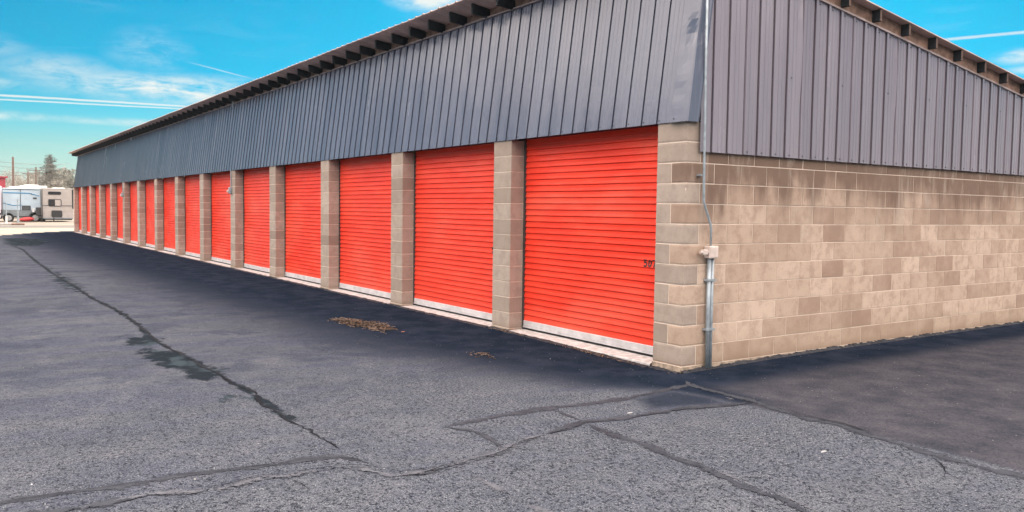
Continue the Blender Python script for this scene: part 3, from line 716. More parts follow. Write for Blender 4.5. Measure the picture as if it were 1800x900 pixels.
def resample(pl, step):
    out = [Vector((*pl[0], 0))]
    pts = [Vector((*p, 0)) for p in pl]
    for a_, b_ in zip(pts[:-1], pts[1:]):
        n_ = max(1, int((b_-a_).length/step))
        for i in range(1, n_+1): out.append(a_.lerp(b_, i/n_))
    for _ in range(3): out = [out[0]] + [(out[i-1]+out[i]*2+out[i+1])/4 for i in range(1, len(out)-1)] + [out[-1]]
    return out
def ribbon(name, pl, w, mat, seed, wob=.012, dz=.004, rag=.35, taper=True, step=.03, hump=.0, off=0.0, gaps=0):
    if 'seal' in name: w *= 1.9; hump = 0; wob *= 1.5; dz = .002+dz*.25
    ps = resample(pl, step); vs = []; fs = []; n_ = len(ps)
    for i, p in enumerate(ps):
        t = (ps[min(i+1, n_-1)]-ps[max(i-1, 0)]).normalized(); nn = Vector((-t.y, t.x, 0)); s_ = i*step
        q = p + nn*(off + wob*1.6*mnoise.noise(Vector((s_*2.5, seed*3.7, 0))) + wob*.6*mnoise.noise(Vector((s_*14, seed, 5))))
        ww = w*(1 + rag*mnoise.noise(Vector((s_*4, seed*1.3, 9)))*1.6)
        if taper: ww *= min(1, (i+.3)/6, (n_-1-i+.3)/6)
        wl = ww/2*(1+rag*mnoise.noise(Vector((s_*21, seed, 1)))*1.2); wr = ww/2*(1+rag*mnoise.noise(Vector((s_*21, seed, 7)))*1.2)
        for k_, (e, hh) in enumerate(((-wl, 0), (0, hump), (wr, 0))):
            v = q+nn*e; vs.append((v.x, v.y, float(gz(v.x, v.y))+dz+hh - (.006*math.exp(-1) if name == 'x' else 0)))
    for i in range(n_-1):
        if gaps and mnoise.noise(Vector((i*step*gaps, seed*2.2, 3))) > .12: continue
        for k_ in (0, 1): a_ = i*3+k_; fs.append((a_, a_+3, a_+4, a_+1))
    o = MB().add(vs, fs).build(name, mat, ASPH, smooth=True)
    at = o.data.attributes.new('inner', 'FLOAT', 'POINT'); at.data.foreach_set('value', [0.0, 1.0, 0.0]*n_); return o
F_ = FEAT
near = [p for p in F_['C1'] if p[0] > -12.5]
ribbon('crack', [p for p in F_['C1'] if p[0] < -1.2], .034, mCrack, 1, .03, rag=.6, step=.05)
ribbon('crack', [p for p in F_['C1'] if p[0] > -2.4], .030, mCrack, 21, .04, rag=.9)
ribbon('crack_seal', F_['C2'], .060, mSeal, 2, .015)
ribbon('crack', F_['C2'], .007, mCrack, 12, .012, dz=.008, rag=.7, off=.018, gaps=1.2)
c3 = F_['C3']
ribbon('crack_seal', c3[:6], .080, mSeal, 3, .015)
ribbon('worn_crack_seal', c3[4:20], .075, mSealP, 4, .02, dz=.0078, hump=.003)
ribbon('crack', c3[4:17], .009, mCrack, 14, .016, dz=.0125, rag=.8, off=.036, gaps=.9)
ribbon('crack', c3[13:20], .007, mCrack, 15, .016, dz=.0125, rag=.8, off=-.03, gaps=1.5)
ribbon('crack_seal', c3[19:], .085, mSeal, 5, .015, dz=.006)
ribbon('crack_seal', F_['C4'], .075, mSeal, 6, .012)
ribbon('crack_seal', F_['C4b'], .060, mSeal, 7, .012, dz=.009)
ribbon('crack_seal', F_['C5'], .085, mSeal, 8, .010, dz=.007, rag=.3)
ribbon('worn_crack_seal', [(1.0, -.50), (1.3, -.535), (1.7, -.60), (2.1, -.63), (2.25, -.69)], .055, mSealP, 18, .02, rag=.9, gaps=2)
ribbon('crack', F_['C5'], .012, mCrack, 28, .01, dz=.012, rag=.8, off=.04, gaps=.8)
ribbon('crack_seal', F_['C6'], .065, mSeal, 9, .014, dz=.0095)
ribbon('worn_crack_seal', [(x_, y_+.045) for x_, y_ in F_['C6'][4:]], .040, mSealP, 19, .014, dz=.007, rag=.8)
ribbon('worn_crack_seal', F_['C7'], .050, mSealP, 10, .02, hump=.003, dz=.005)
ribbon('crack_seal', F_['C8'], .040, mSeal, 11, .012, dz=.005)
for i_, k_ in enumerate(('T1', 'T2', 'T3', 'T4', 'T5', 'T6')):
    ribbon('crack', F_[k_], .008, mCrack, 40+i_, .015, dz=.0145 if k_ == 'T6' else .004, rag=.9, gaps=1.5 if k_ in ('T5', 'T6') else 0)
rr = random.Random(5)
def hair(n_, x0, x1, y0, y1, L0, L1, w):
    for _ in range(n_):
        x_, y_ = rr.uniform(x0, x1), rr.uniform(y0, y1); a_ = rr.gauss(math.pi/2, .55); pl = [(x_, y_)]
        for _k in range(4): a_ += rr.gauss(0, .4); L_ = rr.uniform(L0, L1)/4; x_ += L_*math.cos(a_); y_ += L_*math.sin(a_); pl.append((x_, y_))
        ribbon('crack', pl, w*rr.uniform(.6, 1.4), mCrack, rr.random()*50, .01, rag=.9, gaps=3, step=.02)
hair(26, 1.5, 3.2, -5.0, -1.2, .08, .35, .006); hair(5, -2, .6, -5.6, -3.8, .1, .3, .006)
# crumbled black edge where the asphalt meets walls and sills
def lip(name, pl, w, hgt, seed, mat):
    ps = resample(pl, .02); vs = []; fs = []; n_ = len(ps)
    for i, p in enumerate(ps):
        t = (ps[min(i+1, n_-1)]-ps[max(i-1, 0)]).normalized(); nn = Vector((t.y, -t.x, 0)); s_ = i*.02
        a1 = mnoise.noise(Vector((s_*5, seed, 0))); a2 = mnoise.noise(Vector((s_*26, seed, 4)))
        hh = max(.002, hgt*(1+.8*a1+.6*a2)); ww = max(.02, w*(1+.5*a1+.4*mnoise.noise(Vector((s_*17, seed, 8)))))
        for e, z_ in ((-.012, hh*.9), (.25*ww, hh), (.6*ww, hh*.55), (ww, .002)):
            v = p+nn*e; vs.append((v.x, v.y, float(gz(v.x, v.y))+z_))
    for i in range(n_-1):
        for k_ in range(3): a_ = i*4+k_; fs.append((a_, a_+4, a_+5, a_+1))
    return MB().add(vs, fs).build(name, mat, ASPH)
mLip = mat_sealant('fresh_asphalt_edge', (.022, .024, .030), (.05, .05, .058), .75)
lip('asphalt_edge', [(.008, -.02), (.008, 12)], .06, .030, 2, mLip)
for k in range(ND):
    lip('asphalt_edge', [(-(k+1)*P-.0, -.040), (-k*P-2*c, -.040)], .07, .010, 5+k, mLip)
for k in range(ND+1):
    lip('asphalt_edge', [(-k*P-2*c, -.010), (-k*P-.0, -.010)], .06, .012, 25+k, mLip)

# far side: pale sunlit apron, lot road, gravel, and the open ground to the horizon
def flat_mat(name, a, b, sc, rough=.9):
    m, T = newmat(name); pos = T.n('ShaderNodeNewGeometry').outputs['Position']
    n1 = T.noise(T.scale(pos, (.35, .12, 1)), sc, 6, .6, .4); n2 = T.noise(pos, 6, 4, .7)
    cc = T.mix(T.ramp(n1, .35, .65), a, b); cc = T.mix(T.ramp(n2, .55, .8, 0, .3), cc, [v*.55 for v in a]); T.l(cc, T.b.inputs['Base Color'])
    T.b.inputs['Roughness'].default_value = rough; bump(T, n2, .03, .6); return m
def sheet(name, pts, z, mat, label):
    o = MB().add([(x_, y_, z) for x_, y_ in pts], [tuple(range(len(pts)))]).build(name, mat); tag(o, label, kind='structure'); return o
sheet('terrain', [(-3000, -3000), (3000, -3000), (3000, 3000), (-3000, 3000)], -.16, flat_mat('dry_ground', (.12, .10, .075), (.17, .14, .105), .25), 'dry open ground reaching the horizon')
sheet('gravel_lot', [(-140, -60), (-30, -60), (-30, 40), (-140, 40)], -.10, flat_mat('lot_gravel', (.105, .082, .062), (.175, .145, .112), 1.0), 'sandy gravel lot under the parked trailers')
sheet('concrete_apron', [(-57.5, -60), (-32, -60), (-32, 40), (-57.5, 40)], -.070, flat_mat('apron_concrete', (.165, .145, .112), (.215, .19, .15), .8), 'pale sunlit concrete apron beyond the asphalt')
sheet('lot_road', [(-63.5, -60), (-58.2, -60), (-58.6, 40), (-64.5, 40)], -.075, flat_mat('lot_road_surface', (.06, .05, .043), (.095, .08, .068), 1.0), 'brownish worn lane between apron and trailer lot')

# straw, leaves and grit lying on the drive
mStraw = plain('dry_straw', (.155, .105, .078), .9, 0, .95, 26)
def straw(name, pts, n_, L, hgt, seed, label, group=None):
    q = random.Random(seed); m = MB()
    for _ in range(n_):
        (px, py, sx, sy) = q.choice(pts); x_, y_ = q.gauss(px, sx), q.gauss(py, sy); a_ = q.gauss(.3, 1.0); l = L*q.uniform(.3, 1)
        k = math.exp(-((x_-px)/sx)**2/2-((y_-py)/sy)**2/2); z_ = float(gz(x_, y_))+.006+hgt*k*q.random(); dz = q.gauss(0, .12)*l*k + .0
        bend = q.gauss(0, .25)*l; dx, dy = math.cos(a_)*l/2, math.sin(a_)*l/2
        m.tube([(x_-dx, y_-dy, z_+max(-.003, -dz)), (x_-dy*bend, y_+dx*bend, z_+.004), (x_+dx, y_+dy, z_+max(-.003, dz))], .0036*q.uniform(.6, 1.6), 3, cap=False)
    o = m.build(name, mStraw); tag(o, label, 'straw', group, 'stuff'); return o
straw('straw_pile', [(-4.72, -1.53, .17, .045), (-4.25, -1.38, .17, .055), (-4.5, -1.46, .25, .05), (-4.05, -1.32, .10, .03)], 430, .22, .065, 3, 'long heap of brown dry straw on the dark asphalt before the third door')
straw('straw_scatter', [(-1.74, -1.25, .09, .045)], 36, .07, .008, 4, 'small scatter of dry straw bits on the asphalt before the nearest door')
straw('straw_scatter', [(-1.2, -.10, .35, .03), (-3.0, -.08, .25, .02)], 110, .05, .004, 9, 'dry bits blown along the sills of the two nearest doors')
def mat_grit():
    m, T = newmat('grit_stones'); pos = T.n('ShaderNodeNewGeometry').outputs['Position']; n1 = T.noise(pos, 14, 2)
    T.l(T.mix(T.ramp(n1, .4, .6), (.30, .27, .24), (.62, .60, .57)), T.b.inputs['Base Color']); T.b.inputs['Roughness'].default_value = .85; return m
q = random.Random(11); m = MB()
for _ in range(120):
    if q.random() < .5: x_, y_ = q.uniform(.2, 4.5), q.uniform(-6, 5)
    else: x_, y_ = -abs(q.gauss(0, 5))+1, q.uniform(-6, -.1)
    if x_ < 0.06 and y_ > -.05: continue
    s_ = q.uniform(.002, .004)*(1.7 if q.random() < .06 else 1); z_ = float(gz(x_, y_)); a_ = q.random()*6
    vs = [(x_+s_*math.cos(a_+i*1.57)*q.uniform(.6, 1.2), y_+s_*math.sin(a_+i*1.57)*q.uniform(.6, 1.2), z_) for i in range(4)] + [(x_+q.gauss(0, s_*.2), y_, z_+s_*.7)]
    m.add(vs, [(0, 1, 4), (1, 2, 4), (2, 3, 4), (3, 0, 4)])
tag(m.build('grit', mat_grit()), 'loose pale grit scattered over the asphalt', 'grit', kind='stuff')
mChip = plain('white_chip', (.36, .36, .37), .8)
def chip(x_, y_, s_, mat, name, label, cat, asp=2.2):
    z_ = float(gz(x_, y_)); n_ = 9; vs = []
    for hh, kk in ((.002, 1), (.008, .8)):
        for i in range(n_):
            t = 2*math.pi*i/n_; e = s_*kk*(1+.35*mnoise.noise(Vector((i*1.7, x_*9, 0)))); vs.append((x_+e*math.cos(t)*.45, y_+e*math.sin(t)*asp*.6, z_+hh))
    o = MB().add(vs, [(i, (i+1) % n_, n_+(i+1) % n_, n_+i) for i in range(n_)]+[tuple(range(n_, 2*n_))]).build(name, mat); tag(o, label, cat)
chip(2.505, -1.266, .020, mChip, 'pale_chip', 'white flat chip on the cracked asphalt right of centre foreground', 'debris')
chip(1.02, -1.62, .022, mChip, 'pale_chip', 'pale chip lying where two crack seals meet', 'debris')
mLeaf = plain('dead_leaf', (.33, .13, .09), .8)
chip(-3.62, -1.24, .022, mLeaf, 'fallen_leaf', 'reddish dead leaf on the asphalt to the right of the straw heap', 'leaf')
# ---------------------------------------------------------------- trailers and the far lot
mTrB = plain('trailer_pale_blue', (.44, .54, .62), .35, 0, .06, 2); mTrG = plain('trailer_warm_grey', (.40, .36, .34), .4, 0, .06, 2)
mTrW = plain('trailer_white', (.62, .63, .63), .4, 0, .06, 2); mTrSk = plain('trailer_skirt_grey', (.20, .23, .25), .5); mTrRoof = plain('trailer_roof', (.66, .66, .64), .6)
mStripe = plain('trailer_blue_stripe', (.06, .22, .40), .4); mGlassD = plain('dark_window', (.02, .022, .028), .15); mTrim = plain('black_trim', (.03, .03, .032), .5)
mTyre = plain('tyre_rubber', (.02, .02, .02), .8); mHub = plain('wheel_rim', (.5, .5, .5), .35, .4); mRedP = plain('faded_red', (.60, .05, .055), .5, 0, .2, 1); mCurt = plain('window_blind', (.42, .38, .36), .7)
def wheel(par, x, y, rad):
    w = empty('wheel', (x, y, rad-.10), 0, par)
    MB().disc_y((0, 0), rad, -.20, .0, 24).build('tyre', mTyre, w); MB().disc_y((0, 0), rad*.58, -.19, .012, 20).disc_y((0, 0), rad*.2, .0, .03, 12).build('rim', mHub, w)
def body(w0, w1, z0, z1, dep, mat, par, name='body', rib=True):
    """trailer shell, front face at x = 0, rounded roof corners, horizontal corrugation"""
    m = MB(); zs = []; n_ = 22
    rows = []
    for i in range(n_+1):
        z = z0+(z1-z0-.12)*i/n_; rows += [(z, .0), (z+.03, .012), (z+.07, .012)] if (rib and i < n_) else [(z, 0)]
    prof = [(w0, rows)]
    vs = []; fs = []
    for z, e in rows: vs += [(e, w0, z), (e, w1, z), (-dep-e, w1, z), (-dep-e, w0, z)]
    for i in range(len(rows)-1):
        for k_ in range(4): a_ = i*4; fs.append((a_+k_, a_+(k_+1) % 4, a_+4+(k_+1) % 4, a_+4+k_))
    b0 = (len(rows)-1)*4
    nb = len(vs)
    for zz, ins in ((z1-.05, .03), (z1, .12)): vs += [(-ins, w0+ins, zz), (-ins, w1-ins, zz), (-dep+ins, w1-ins, zz), (-dep+ins, w0+ins, zz)]
    for k_ in range(4): fs.append((b0+k_, b0+(k_+1) % 4, nb+(k_+1) % 4, nb+k_)); fs.append((nb+k_, nb+(k_+1) % 4, nb+4+(k_+1) % 4, nb+4+k_))
    fs += [(nb+4, nb+5, nb+6, nb+7), (3, 2, 1, 0)]
    m.add(vs, fs); return m.build(name, mat, par)
def rrect(y0, y1, z0, z1, x0, x1, rad, n_=5):
    pts = []
    for cy, cz, a0 in ((y1-rad, z1-rad, 0), (y0+rad, z1-rad, 90), (y0+rad, z0+rad, 180), (y1-rad, z0+rad, 270)):
        for i in range(n_+1): t = R(a0+90*i/n_); pts.append((cy+rad*math.cos(t), cz+rad*math.sin(t)))
    n = len(pts); vs = [(x_, a_, b_) for x_ in (x0, x1) for a_, b_ in pts]
    return MB().add(vs, [(k_, (k_+1) % n, n+(k_+1) % n, n+k_) for k_ in range(n)]+[tuple(range(n))[::-1], tuple(range(n, 2*n))])
TZ = -.10
# pale blue trailer, side on
t1 = empty('travel_trailer', (-80, -.15, TZ)); tag(t1, 'pale blue travel trailer with blue stripes, left of the warm grey trailer', 'trailer')
body(-1.50, 1.44, .62, 2.97, 2.4, mTrB, t1)
MB().box(-2.39, .020, -1.50, 1.44, .48, 1.02).build('skirt', mTrSk, t1); MB().box(-2.3, .010, -1.44, 1.42, .36, .478).build('chassis', mTrim, t1)
MB().box(.014, .030, -.14, -.10, .95, 2.86).build('slide_seam', mTrim, t1); MB().box(.014, .03, -1.50, -1.455, 1.02, 2.88).build('corner_moulding', mTrSk, t1)
MB().box(.0, .045, -1.50, 1.44, 2.84, 2.90).build('gutter', mTrim, t1)
MB().add([(.0305, -1.44, 2.50), (.0305, .55, 2.48), (.0305, 1.35, 2.26), (.0305, 1.35, 2.33), (.0305, .55, 2.58), (.0305, -1.44, 2.60), (.02, -1.44, 2.50), (.02, .55, 2.48), (.02, 1.35, 2.26), (.02, 1.35, 2.33), (.02, .55, 2.58), (.02, -1.44, 2.60)],
         [(0, 1, 4, 5), (1, 2, 3, 4), (6, 7, 1, 0), (7, 8, 2, 1), (11, 5, 4, 10), (10, 4, 3, 9)]).build('stripe', mStripe, t1)
MB().add([(.0305, -1.44, 1.60), (.0305, -.7, 1.38), (.0305, .0, 1.44), (.0305, .0, 1.50), (.0305, -.7, 1.45), (.0305, -1.44, 1.68)], [(0, 1, 4, 5), (1, 2, 3, 4)]).build('stripe', mStripe, t1)
fr = rrect(-.02, .66, 1.02, 1.42, .012, .05, .04).build('vent_hatch', mTrim, t1); 
for i in range(4): MB().box(.051, .06, .04, .60, 1.08+i*.08, 1.10+i*.08).build('louvre', mTrSk, fr)
rrect(.84, 1.14, 2.02, 2.16, .012, .05, .03).build('marker_plate', mTrim, t1); rrect(.70, .80, 2.42, 2.52, .012, .05, .04).build('porch_light', mTrim, t1)
MB().box(-1.6, -.9, -.9, -.25, 2.96, 3.14, ch=.05).build('roof_unit', mTrRoof, t1); MB().box(-1.7, -.6, .55, 1.2, 2.96, 3.20, ch=.06).build('roof_unit', mTrRoof, t1)
wheel(t1, .02, -1.05, .42); wheel(t1, .02, 1.02, .45)
MB().tube([(.0, 1.02+.52*math.cos(t_), .35+.52*math.sin(t_)) for t_ in [math.pi*i/10 for i in range(11)]], .05, 6).build('wheel_arch', mTrim, t1)
# warm grey trailer, end on
t2 = empty('travel_trailer', (-79.4, 2.60, TZ)); tag(t2, 'warm grey trailer seen end on, with two-pane window and black lower hatch', 'trailer')
body(-1.24, 1.24, .34, 3.00, 5.8, mTrG, t2)
MB().box(-5.79, .03, -1.25, 1.25, 2.955, 3.01, ch=.01).build('roof_edge', mTrRoof, t2)
rrect(-.78, .28, 2.44, 2.72, .006, .045, .13).build('upper_window', mGlassD, t2)
w_ = rrect(-.76, .30, 1.38, 2.04, .006, .04, .09).build('window_frame', mTrim, t2)
rrect(-.69, -.26, 1.45, 1.97, .041, .05, .04).build('pane', mGlassD, w_); rrect(-.22, .23, 1.45, 1.97, .041, .05, .04).build('blind', mCurt, w_)
MB().box(.013, .028, -1.24, 1.24, 1.425, 1.475).build('belt_stripe', mTrim, t2)
rrect(-.52, .34, .42, 1.02, .006, .07, .10).build('lower_hatch', mTrim, t2)
MB().box(.010, .035, 1.14, 1.25, 1.2, 2.93).build('corner_moulding', mTrim, t2); MB().box(.010, .035, -1.25, -1.20, .4, 2.93).build('corner_moulding', mTrim, t2)
MB().box(-5.7, -.05, -1.15, 1.15, .16, .339).build('chassis', mTrim, t2); MB().box(-.04, .12, -1.2, 1.2, .27, .36).build('bumper', mTrSk, t2)
wheel(t2, -2.2, -1.12, .36)
MB().tube([(.30, -.36, .35), (.30, -.36, .02)], .05, 8).box(.12, .48, -.52, -.20, .0, .05).tube([(0, -.36, .3), (.5, -.36, .28)], .04, 6).build('hitch_jack', mTrim, t2)
MB().box(.05, .40, -1.75, -1.36, .55, 1.30, ch=.04).box(.05, .3, -1.55, -1.26, .3, .6).build('battery_box', mTrim, t2)
MB().tube([(.25, -1.95, .85), (.25, -1.95, 1.20)], .10, 10).build('gas_bottle', mTrW, t2)
# white trailer with a red flank at the very edge
t3 = empty('travel_trailer', (-79, -3.35, TZ)); tag(t3, 'white travel trailer with red lower panel cut by the left edge of the photo', 'trailer')
body(-2.2, 1.42, .5, 2.98, 2.4, mTrW, t3); MB().box(.013, .03, -2.2, 1.40, .62, 1.25).build('red_panel', mRedP, t3); MB().box(-2.3, -.02, -2.1, 1.3, .30, .498).build('chassis', mTrim, t3)
wheel(t3, .03, .9, .36)
# red kayak-like shell lying under the pale blue trailer
kv = []; kf = []; n_ = 14
for i in range(n_+1):
    s_ = i/n_; w0 = math.sin(math.pi*min(1, max(.02, s_)))**.6
    for k_ in range(8): t_ = 2*math.pi*k_/8; kv.append((.22*w0*math.cos(t_), 1.2*(s_-.5), .22+.20*w0*math.sin(t_)+.10*(s_-.5)))
for i in range(n_):
    for k_ in range(8): kf.append((i*8+k_, i*8+(k_+1) % 8, (i+1)*8+(k_+1) % 8, (i+1)*8+k_))
tag(MB().add(kv, kf).build('plastic_shell', mRedP, None, (-79.3, .15, TZ), smooth=True), 'red plastic shell lying on the ground under the pale blue trailer', 'shell')
# pole stands in front
def stand(x, y, hgt, dark, label):
    s_ = empty('post_stand', (x, y, TZ)); tag(s_, label, 'post', 'posts on loose bases before the trailers')
    mb_ = mTrSk if dark else mTrW
    MB().tube([(0, 0, .10), (0, 0, hgt)], .035, 8).build('post', mGalv, s_); MB().box(-.3, .3, -.42, .42, 0, .13, ch=.03).build('base', mWoodB if dark else mConc, s_)
    MB().tube([(0, 0, .12), (0, 0, .65)], .07, 8).build('sleeve', mTrW if not dark else mGalv, s_)
stand(-67.5, -2.05, 1.68, False, 'thin post with white sleeve on a pale base, left of the two before the trailers')
stand(-66.5, -1.36, 1.95, True, 'taller thin grey post on a dark brown base, before the pale blue trailer')
# red building behind
rb = empty('red_shed', (-112, -6, -.16)); tag(rb, 'red metal shed rising behind the white trailer at the left edge', 'shed')
mRedW = plain('red_wall', (.42, .05, .075), .6, 0, .12, .6)
MB().box(-12, 0, -9, 6.35, 0, 4.75).build('wall', mRedW, rb); MB().add([(-12.3, -9.3, 4.76), (.3, -9.3, 4.76), (.3, 6.6, 4.76), (-12.3, 6.6, 4.76), (-12.3, -9.3, 4.9), (.3, -9.3, 4.9), (.3, 6.6, 4.9), (-12.3, 6.6, 4.9), (-6, -9.3, 5.0), (-6, 6.6, 5.0)],
    [(0, 3, 2, 1), (0, 1, 5, 8, 4), (1, 2, 6, 5), (2, 3, 7, 9, 6), (3, 0, 4, 7), (4, 8, 9, 7), (8, 5, 6, 9)]).build('roof', mRedW, rb)
for yy in range(-8, 6, 2): MB().box(.0, .05, yy, yy+.12, 0, 4.7).build('wall_rib', mRedW, rb)
# low white vans and sheds whose roofs show over the trailers
for i, (x, y, w, h, lab) in enumerate(((-98, 2.2, 2.6, 3.55, 'white box trailer roof showing above the pale blue trailer'), (-101, 5.1, 2.2, 3.35, 'pale trailer roof just above the warm grey trailer'), (-95, -1.55, 1.3, 3.40, 'small white camper top above the left end of the pale blue trailer'))):
    v = empty('parked_trailer', (x, y, -.10)); tag(v, lab, 'trailer', 'trailers parked behind')
    body(-w/2, w/2, .5, h, 5, mTrW, v, rib=False); MB().box(-2.5, -.4, -w*.3, w*.2, h-.01, h+.12, ch=.04).build('roof_unit', mTrRoof, v); wheel(v, .02, w*.25, .36)
# utility poles and wires
mPole = plain('pole_wood', (.16, .13, .11), .9)
wires = []
def pole(x, y, h, arms, label, lean=0):
    p = empty('utility_pole', (x, y, -.16)); tag(p, label, 'pole')
    MB().tube([(0, 0, 0), (lean*.5, lean*.5, h*.5), (lean, lean, h)], [.20, .17, .13], 8).build('post', mPole, p)
    for z_, w in arms:
        a_ = MB().box(-.07, .07, -w, w, z_, z_+.14).build('crossarm', mPole, p)
        for e in (-.9, -.45, .45, .9): MB().tube([(0, e*w, z_+.14), (0, e*w, z_+.36)], .06, 6).build('insulator', mGalv, a_)
# positions computed from their bearing in the picture and a distance of 120 to 170 m
def bearing(px, X_): # y coordinate at world x = X_ for a picture column near the horizon
    t = (px-62)/1457.35/1.18; base = .873+(X_+80)*(-.0)  # placeholder, replaced below
    return base
def ycol(px, X_): 
    # straight line of sight for a column (measured at x=-80 and x=-200)
    y80 = -1.828 + px*(3.829+1.828)/127; y200 = 4.059 + px*(17.628-4.059)/127
    return y80 + (X_+80)/(-120)*(y200-y80)
def zpix(py, X_): return 1.54 + (352.5-py)*(abs(X_)+5.8)*1.185/1457.35*.86
pole(-125, ycol(23.5, -125), 1.54+(352.5-283)*131/1457*1.02, (), 'tall plain utility pole standing left among the bare trees', .0)
pole(-170, ycol(49, -170), 1.54+(352.5-304)*176/1457*1.02, ((7.0, .9),), 'short utility pole with one crossarm between the bare trees')
pole(-150, ycol(63, -150), 1.54+(352.5-297)*156/1457*1.02, ((7.0, 1.3),), 'utility pole with wide crossarm left of the tall pine')
def wire(x0, y0, z0, x1, y1, z1, i):
    pts = [(x0+(x1-x0)*t, y0+(y1-y0)*t, z0+(z1-z0)*t-1.0*4*t*(1-t)*.5) for t in [k_/16 for k_ in range(17)]]
    o = MB().tube(pts, .022, 5).build('overhead_wire', mPole); tag(o, ['topmost overhead wire crossing the sky at left', 'second overhead wire from the top at left', 'third overhead wire from the top at left', 'lowest overhead wire at left'][i], 'wire')
for i, (z_, pe) in enumerate(((289, 122), (295.5, 118), (301.5, 80), (306, 80))):
    zz = 1.54+(352.5-z_)*131/1457*1.02
    wire(-125, ycol(-60, -125), zz+.3, -135, ycol(pe, -135), zz+.15 if i < 2 else zz, i)

# ---------------------------------------------------------------- trees
mBark = plain('bare_bark', (.17, .145, .12), .95, 0, .3, 2); mTwig = plain('bare_twigs', (.42, .40, .36), .95, 0, .35, .8); mNeedle = plain('pine_needles', (.19, .19, .175), .9, 0, .4, .7)  # tree colours paled, putting the distance haze into twigs and needles
mLeafy = plain('budding_foliage', (.27, .27, .24), .9, 0, .35, .6)
def limb_tree(h, spread_, seed, twigs, cmat, name, label, x, y, dense=.5, cat='tree', grp='bare trees beyond the lot'):
    q = random.Random(seed); t = empty(name, (x, y, -.16)); tag(t, label, cat, grp)
    m = MB(); tips = []
    def grow(p, dv, L, rad, lev):
        n_ = 4; pts = [p]; dd = dv.copy()
        for i in range(n_):
            dd = (dd + Vector((q.gauss(0, .16), q.gauss(0, .16), .10))).normalized(); pts.append(pts[-1]+dd*L/n_)
        m.tube(pts, [rad*(1-.55*i/n_) for i in range(n_+1)], 5 if lev < 2 else 3, cap=False)
        if lev >= 3: tips.append((pts[-1], dd, L)); tips.append((pts[2], dd, L)); return
        for k_ in range(q.choice((3, 4, 4))):
            i0 = q.choice((2, 3, 4)) if lev else q.choice((1, 2, 3, 4)); a_ = q.random()*6.283; tl = q.uniform(.45, .95)
            nd = (dd + Vector((math.cos(a_), math.sin(a_), q.uniform(-.1, .3)))*tl).normalized(); grow(pts[i0], nd, L*q.uniform(.55, .75), rad*.5, lev+1)
    grow(Vector((0, 0, 0)), Vector((0, 0, 1)), h*.45, h*.016, 0)
    zmax = max(p.z for p, _, _ in tips); sc_ = h/zmax*.93
    m.v = [(x_*sc_*spread_, y_*sc_*spread_, z_*sc_) for x_, y_, z_ in m.v]; m.build('trunk', mBark, t)
    g = MB()
    for _ in range(twigs):
        p, dd, L = q.choice(tips); p = Vector((p.x*sc_*spread_, p.y*sc_*spread_, p.z*sc_)) + Vector((q.gauss(0, h*.045), q.gauss(0, h*.045), q.gauss(0, h*.035)))
        a_ = Vector((q.gauss(0, 1), q.gauss(0, 1), q.gauss(.3, 1))).normalized(); l = h*.05*q.uniform(.4, 1)*dense*1.6; b_ = a_.orthogonal().normalized()*h*.0035*(1+dense*5*(cmat is mLeafy))
        g.add([p-b_, p+b_, p+a_*l], [(0, 1, 2)])
    g.build('crown', cmat, t)
def pine(h, seed, x, y, label):
    q = random.Random(seed); t = empty('pine_tree', (x, y, -.16)); tag(t, label, 'tree')
    MB().tube([(0, 0, 0), (.1, .05, h*.5), (0, .1, h*.97)], [h*.018, h*.011, .03], 8).build('trunk', mBark, t)
    g = MB(); b = MB(); z = h*.10
    while z < h*.99:
        k = 1-z/h; R_ = h*.30*(k**.75)*q.uniform(.75, 1.15)+.3
        for _ in range(6 if k > .2 else 4):
            a_ = q.random()*6.283; L = R_*q.uniform(.55, 1.1); dv = Vector((math.cos(a_), math.sin(a_), .12-.25*k+q.uniform(-.1, .15)))
            p0 = Vector((0, 0, z+q.uniform(-.2, .2))); b.tube([p0, p0+dv*L*.9], [.05, .015], 3, cap=False)
            for i in range(int(17*L/2)+7):
                s_ = q.uniform(.15, 1.0); p = p0+dv*L*s_+Vector((q.gauss(0, .14), q.gauss(0, .14), q.gauss(-.06, .12)))*(1+L*.12); a2 = Vector((q.gauss(0, 1)+dv.x, q.gauss(0, 1)+dv.y, q.gauss(0, .6)+.3)).normalized()
                w = a2.orthogonal().normalized()*.055; g.add([p-w, p+w, p+a2*q.uniform(.3, .55)], [(0, 1, 2)])
        z += h*.026*(.7+.6*k)
    b.build('limbs', mBark, t); g.build('crown', mNeedle, t)
def top(py, X_): return 1.7+(352.5-py)*(abs(X_)+5.8)/1457*1.01
TX = -185
pine(top(278, TX), 2, TX, ycol(88, TX), 'tall dark pine rising above the bare trees behind the trailers')
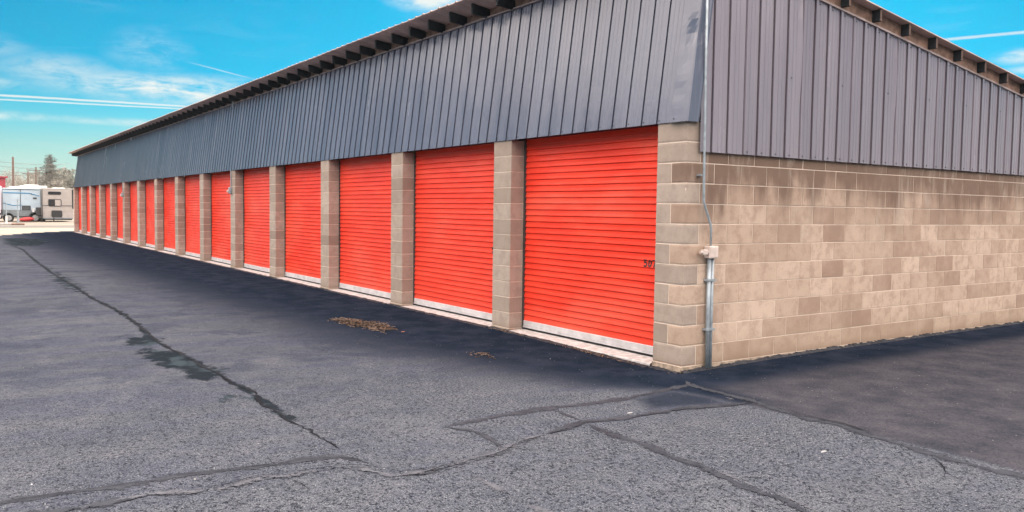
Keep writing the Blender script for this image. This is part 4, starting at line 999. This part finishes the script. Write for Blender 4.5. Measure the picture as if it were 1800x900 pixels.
lt = [(16, 306, -200, 1.1, 'bare pale tree leftmost behind the red shed', 0), (30, 300, -190, 1.0, 'bare twiggy tree second from the left behind the trailers', 0), (42, 303, -205, 1.0, 'bare tree behind the short utility pole', 0), (55, 308, -195, 1.1, 'low bare tree left of the wide-armed pole', 0),
      (69, 303, -215, .9, 'grey-green tree just left of the tall pine', 1), (80, 312, -175, 1.0, 'low brownish bare tree at the foot of the pine', 0), (100, 303, -190, 1.0, 'round pale brown tree right of the pine', 0),
      (109, 298, -230, 1.1, 'faint green tree further back, right of the pine', 1), (121, 296, -210, 1.2, 'round grey-green tree nearest the end of the storage building', 1), (133, 302, -200, 1.0, 'tree half hidden by the far end of the storage building', 1)]
for i, (px, py, X_, sp, lab, lf) in enumerate(lt):
    limb_tree(top(py, X_), sp, 20+i, 2800 if lf else 1500, mLeafy if lf else mTwig, 'leafy_tree' if lf else 'bare_tree', lab, X_, ycol(px, X_), .9 if lf else .8)
# distant wood closing the view
g = MB(); q = random.Random(77)
for _ in range(26000):
    y_ = q.uniform(-120, 90); X_ = -300+q.gauss(0, 10); top_ = 8.0+2.8*mnoise.noise(Vector((y_*.07, 1.7, 0)))+1.5*mnoise.noise(Vector((y_*.25, 4, 0)))
    z_ = (q.random()**.8)*top_; a_ = Vector((q.gauss(0, 1), q.gauss(0, 1), q.gauss(.4, 1))).normalized(); b_ = a_.orthogonal().normalized()*.14; p = Vector((X_, y_, z_-.2)); g.add([p-b_, p+b_, p+a_*q.uniform(.5, 1.2)], [(0, 1, 2)])
tag(g.build('distant_wood', mTwig), 'far pale wood along the horizon behind the trailers', 'wood', kind='stuff')

# ---------------------------------------------------------------- haze
hm = bpy.data.materials.new('haze_air'); hm.use_nodes = True; T = NT(hm.node_tree); out = T.n('ShaderNodeOutputMaterial'); pv = T.n('ShaderNodeVolumePrincipled')
pv.inputs['Color'].default_value = (.95, .97, 1, 1); pv.inputs['Density'].default_value = HAZE; pv.inputs['Anisotropy'].default_value = .3; T.l(pv.outputs[0], out.inputs['Volume'])
o = MB().box(-420, 60, -260, 260, -1.2, 20).build('haze', hm); tag(o, 'thin pale haze in the air', kind='stuff')
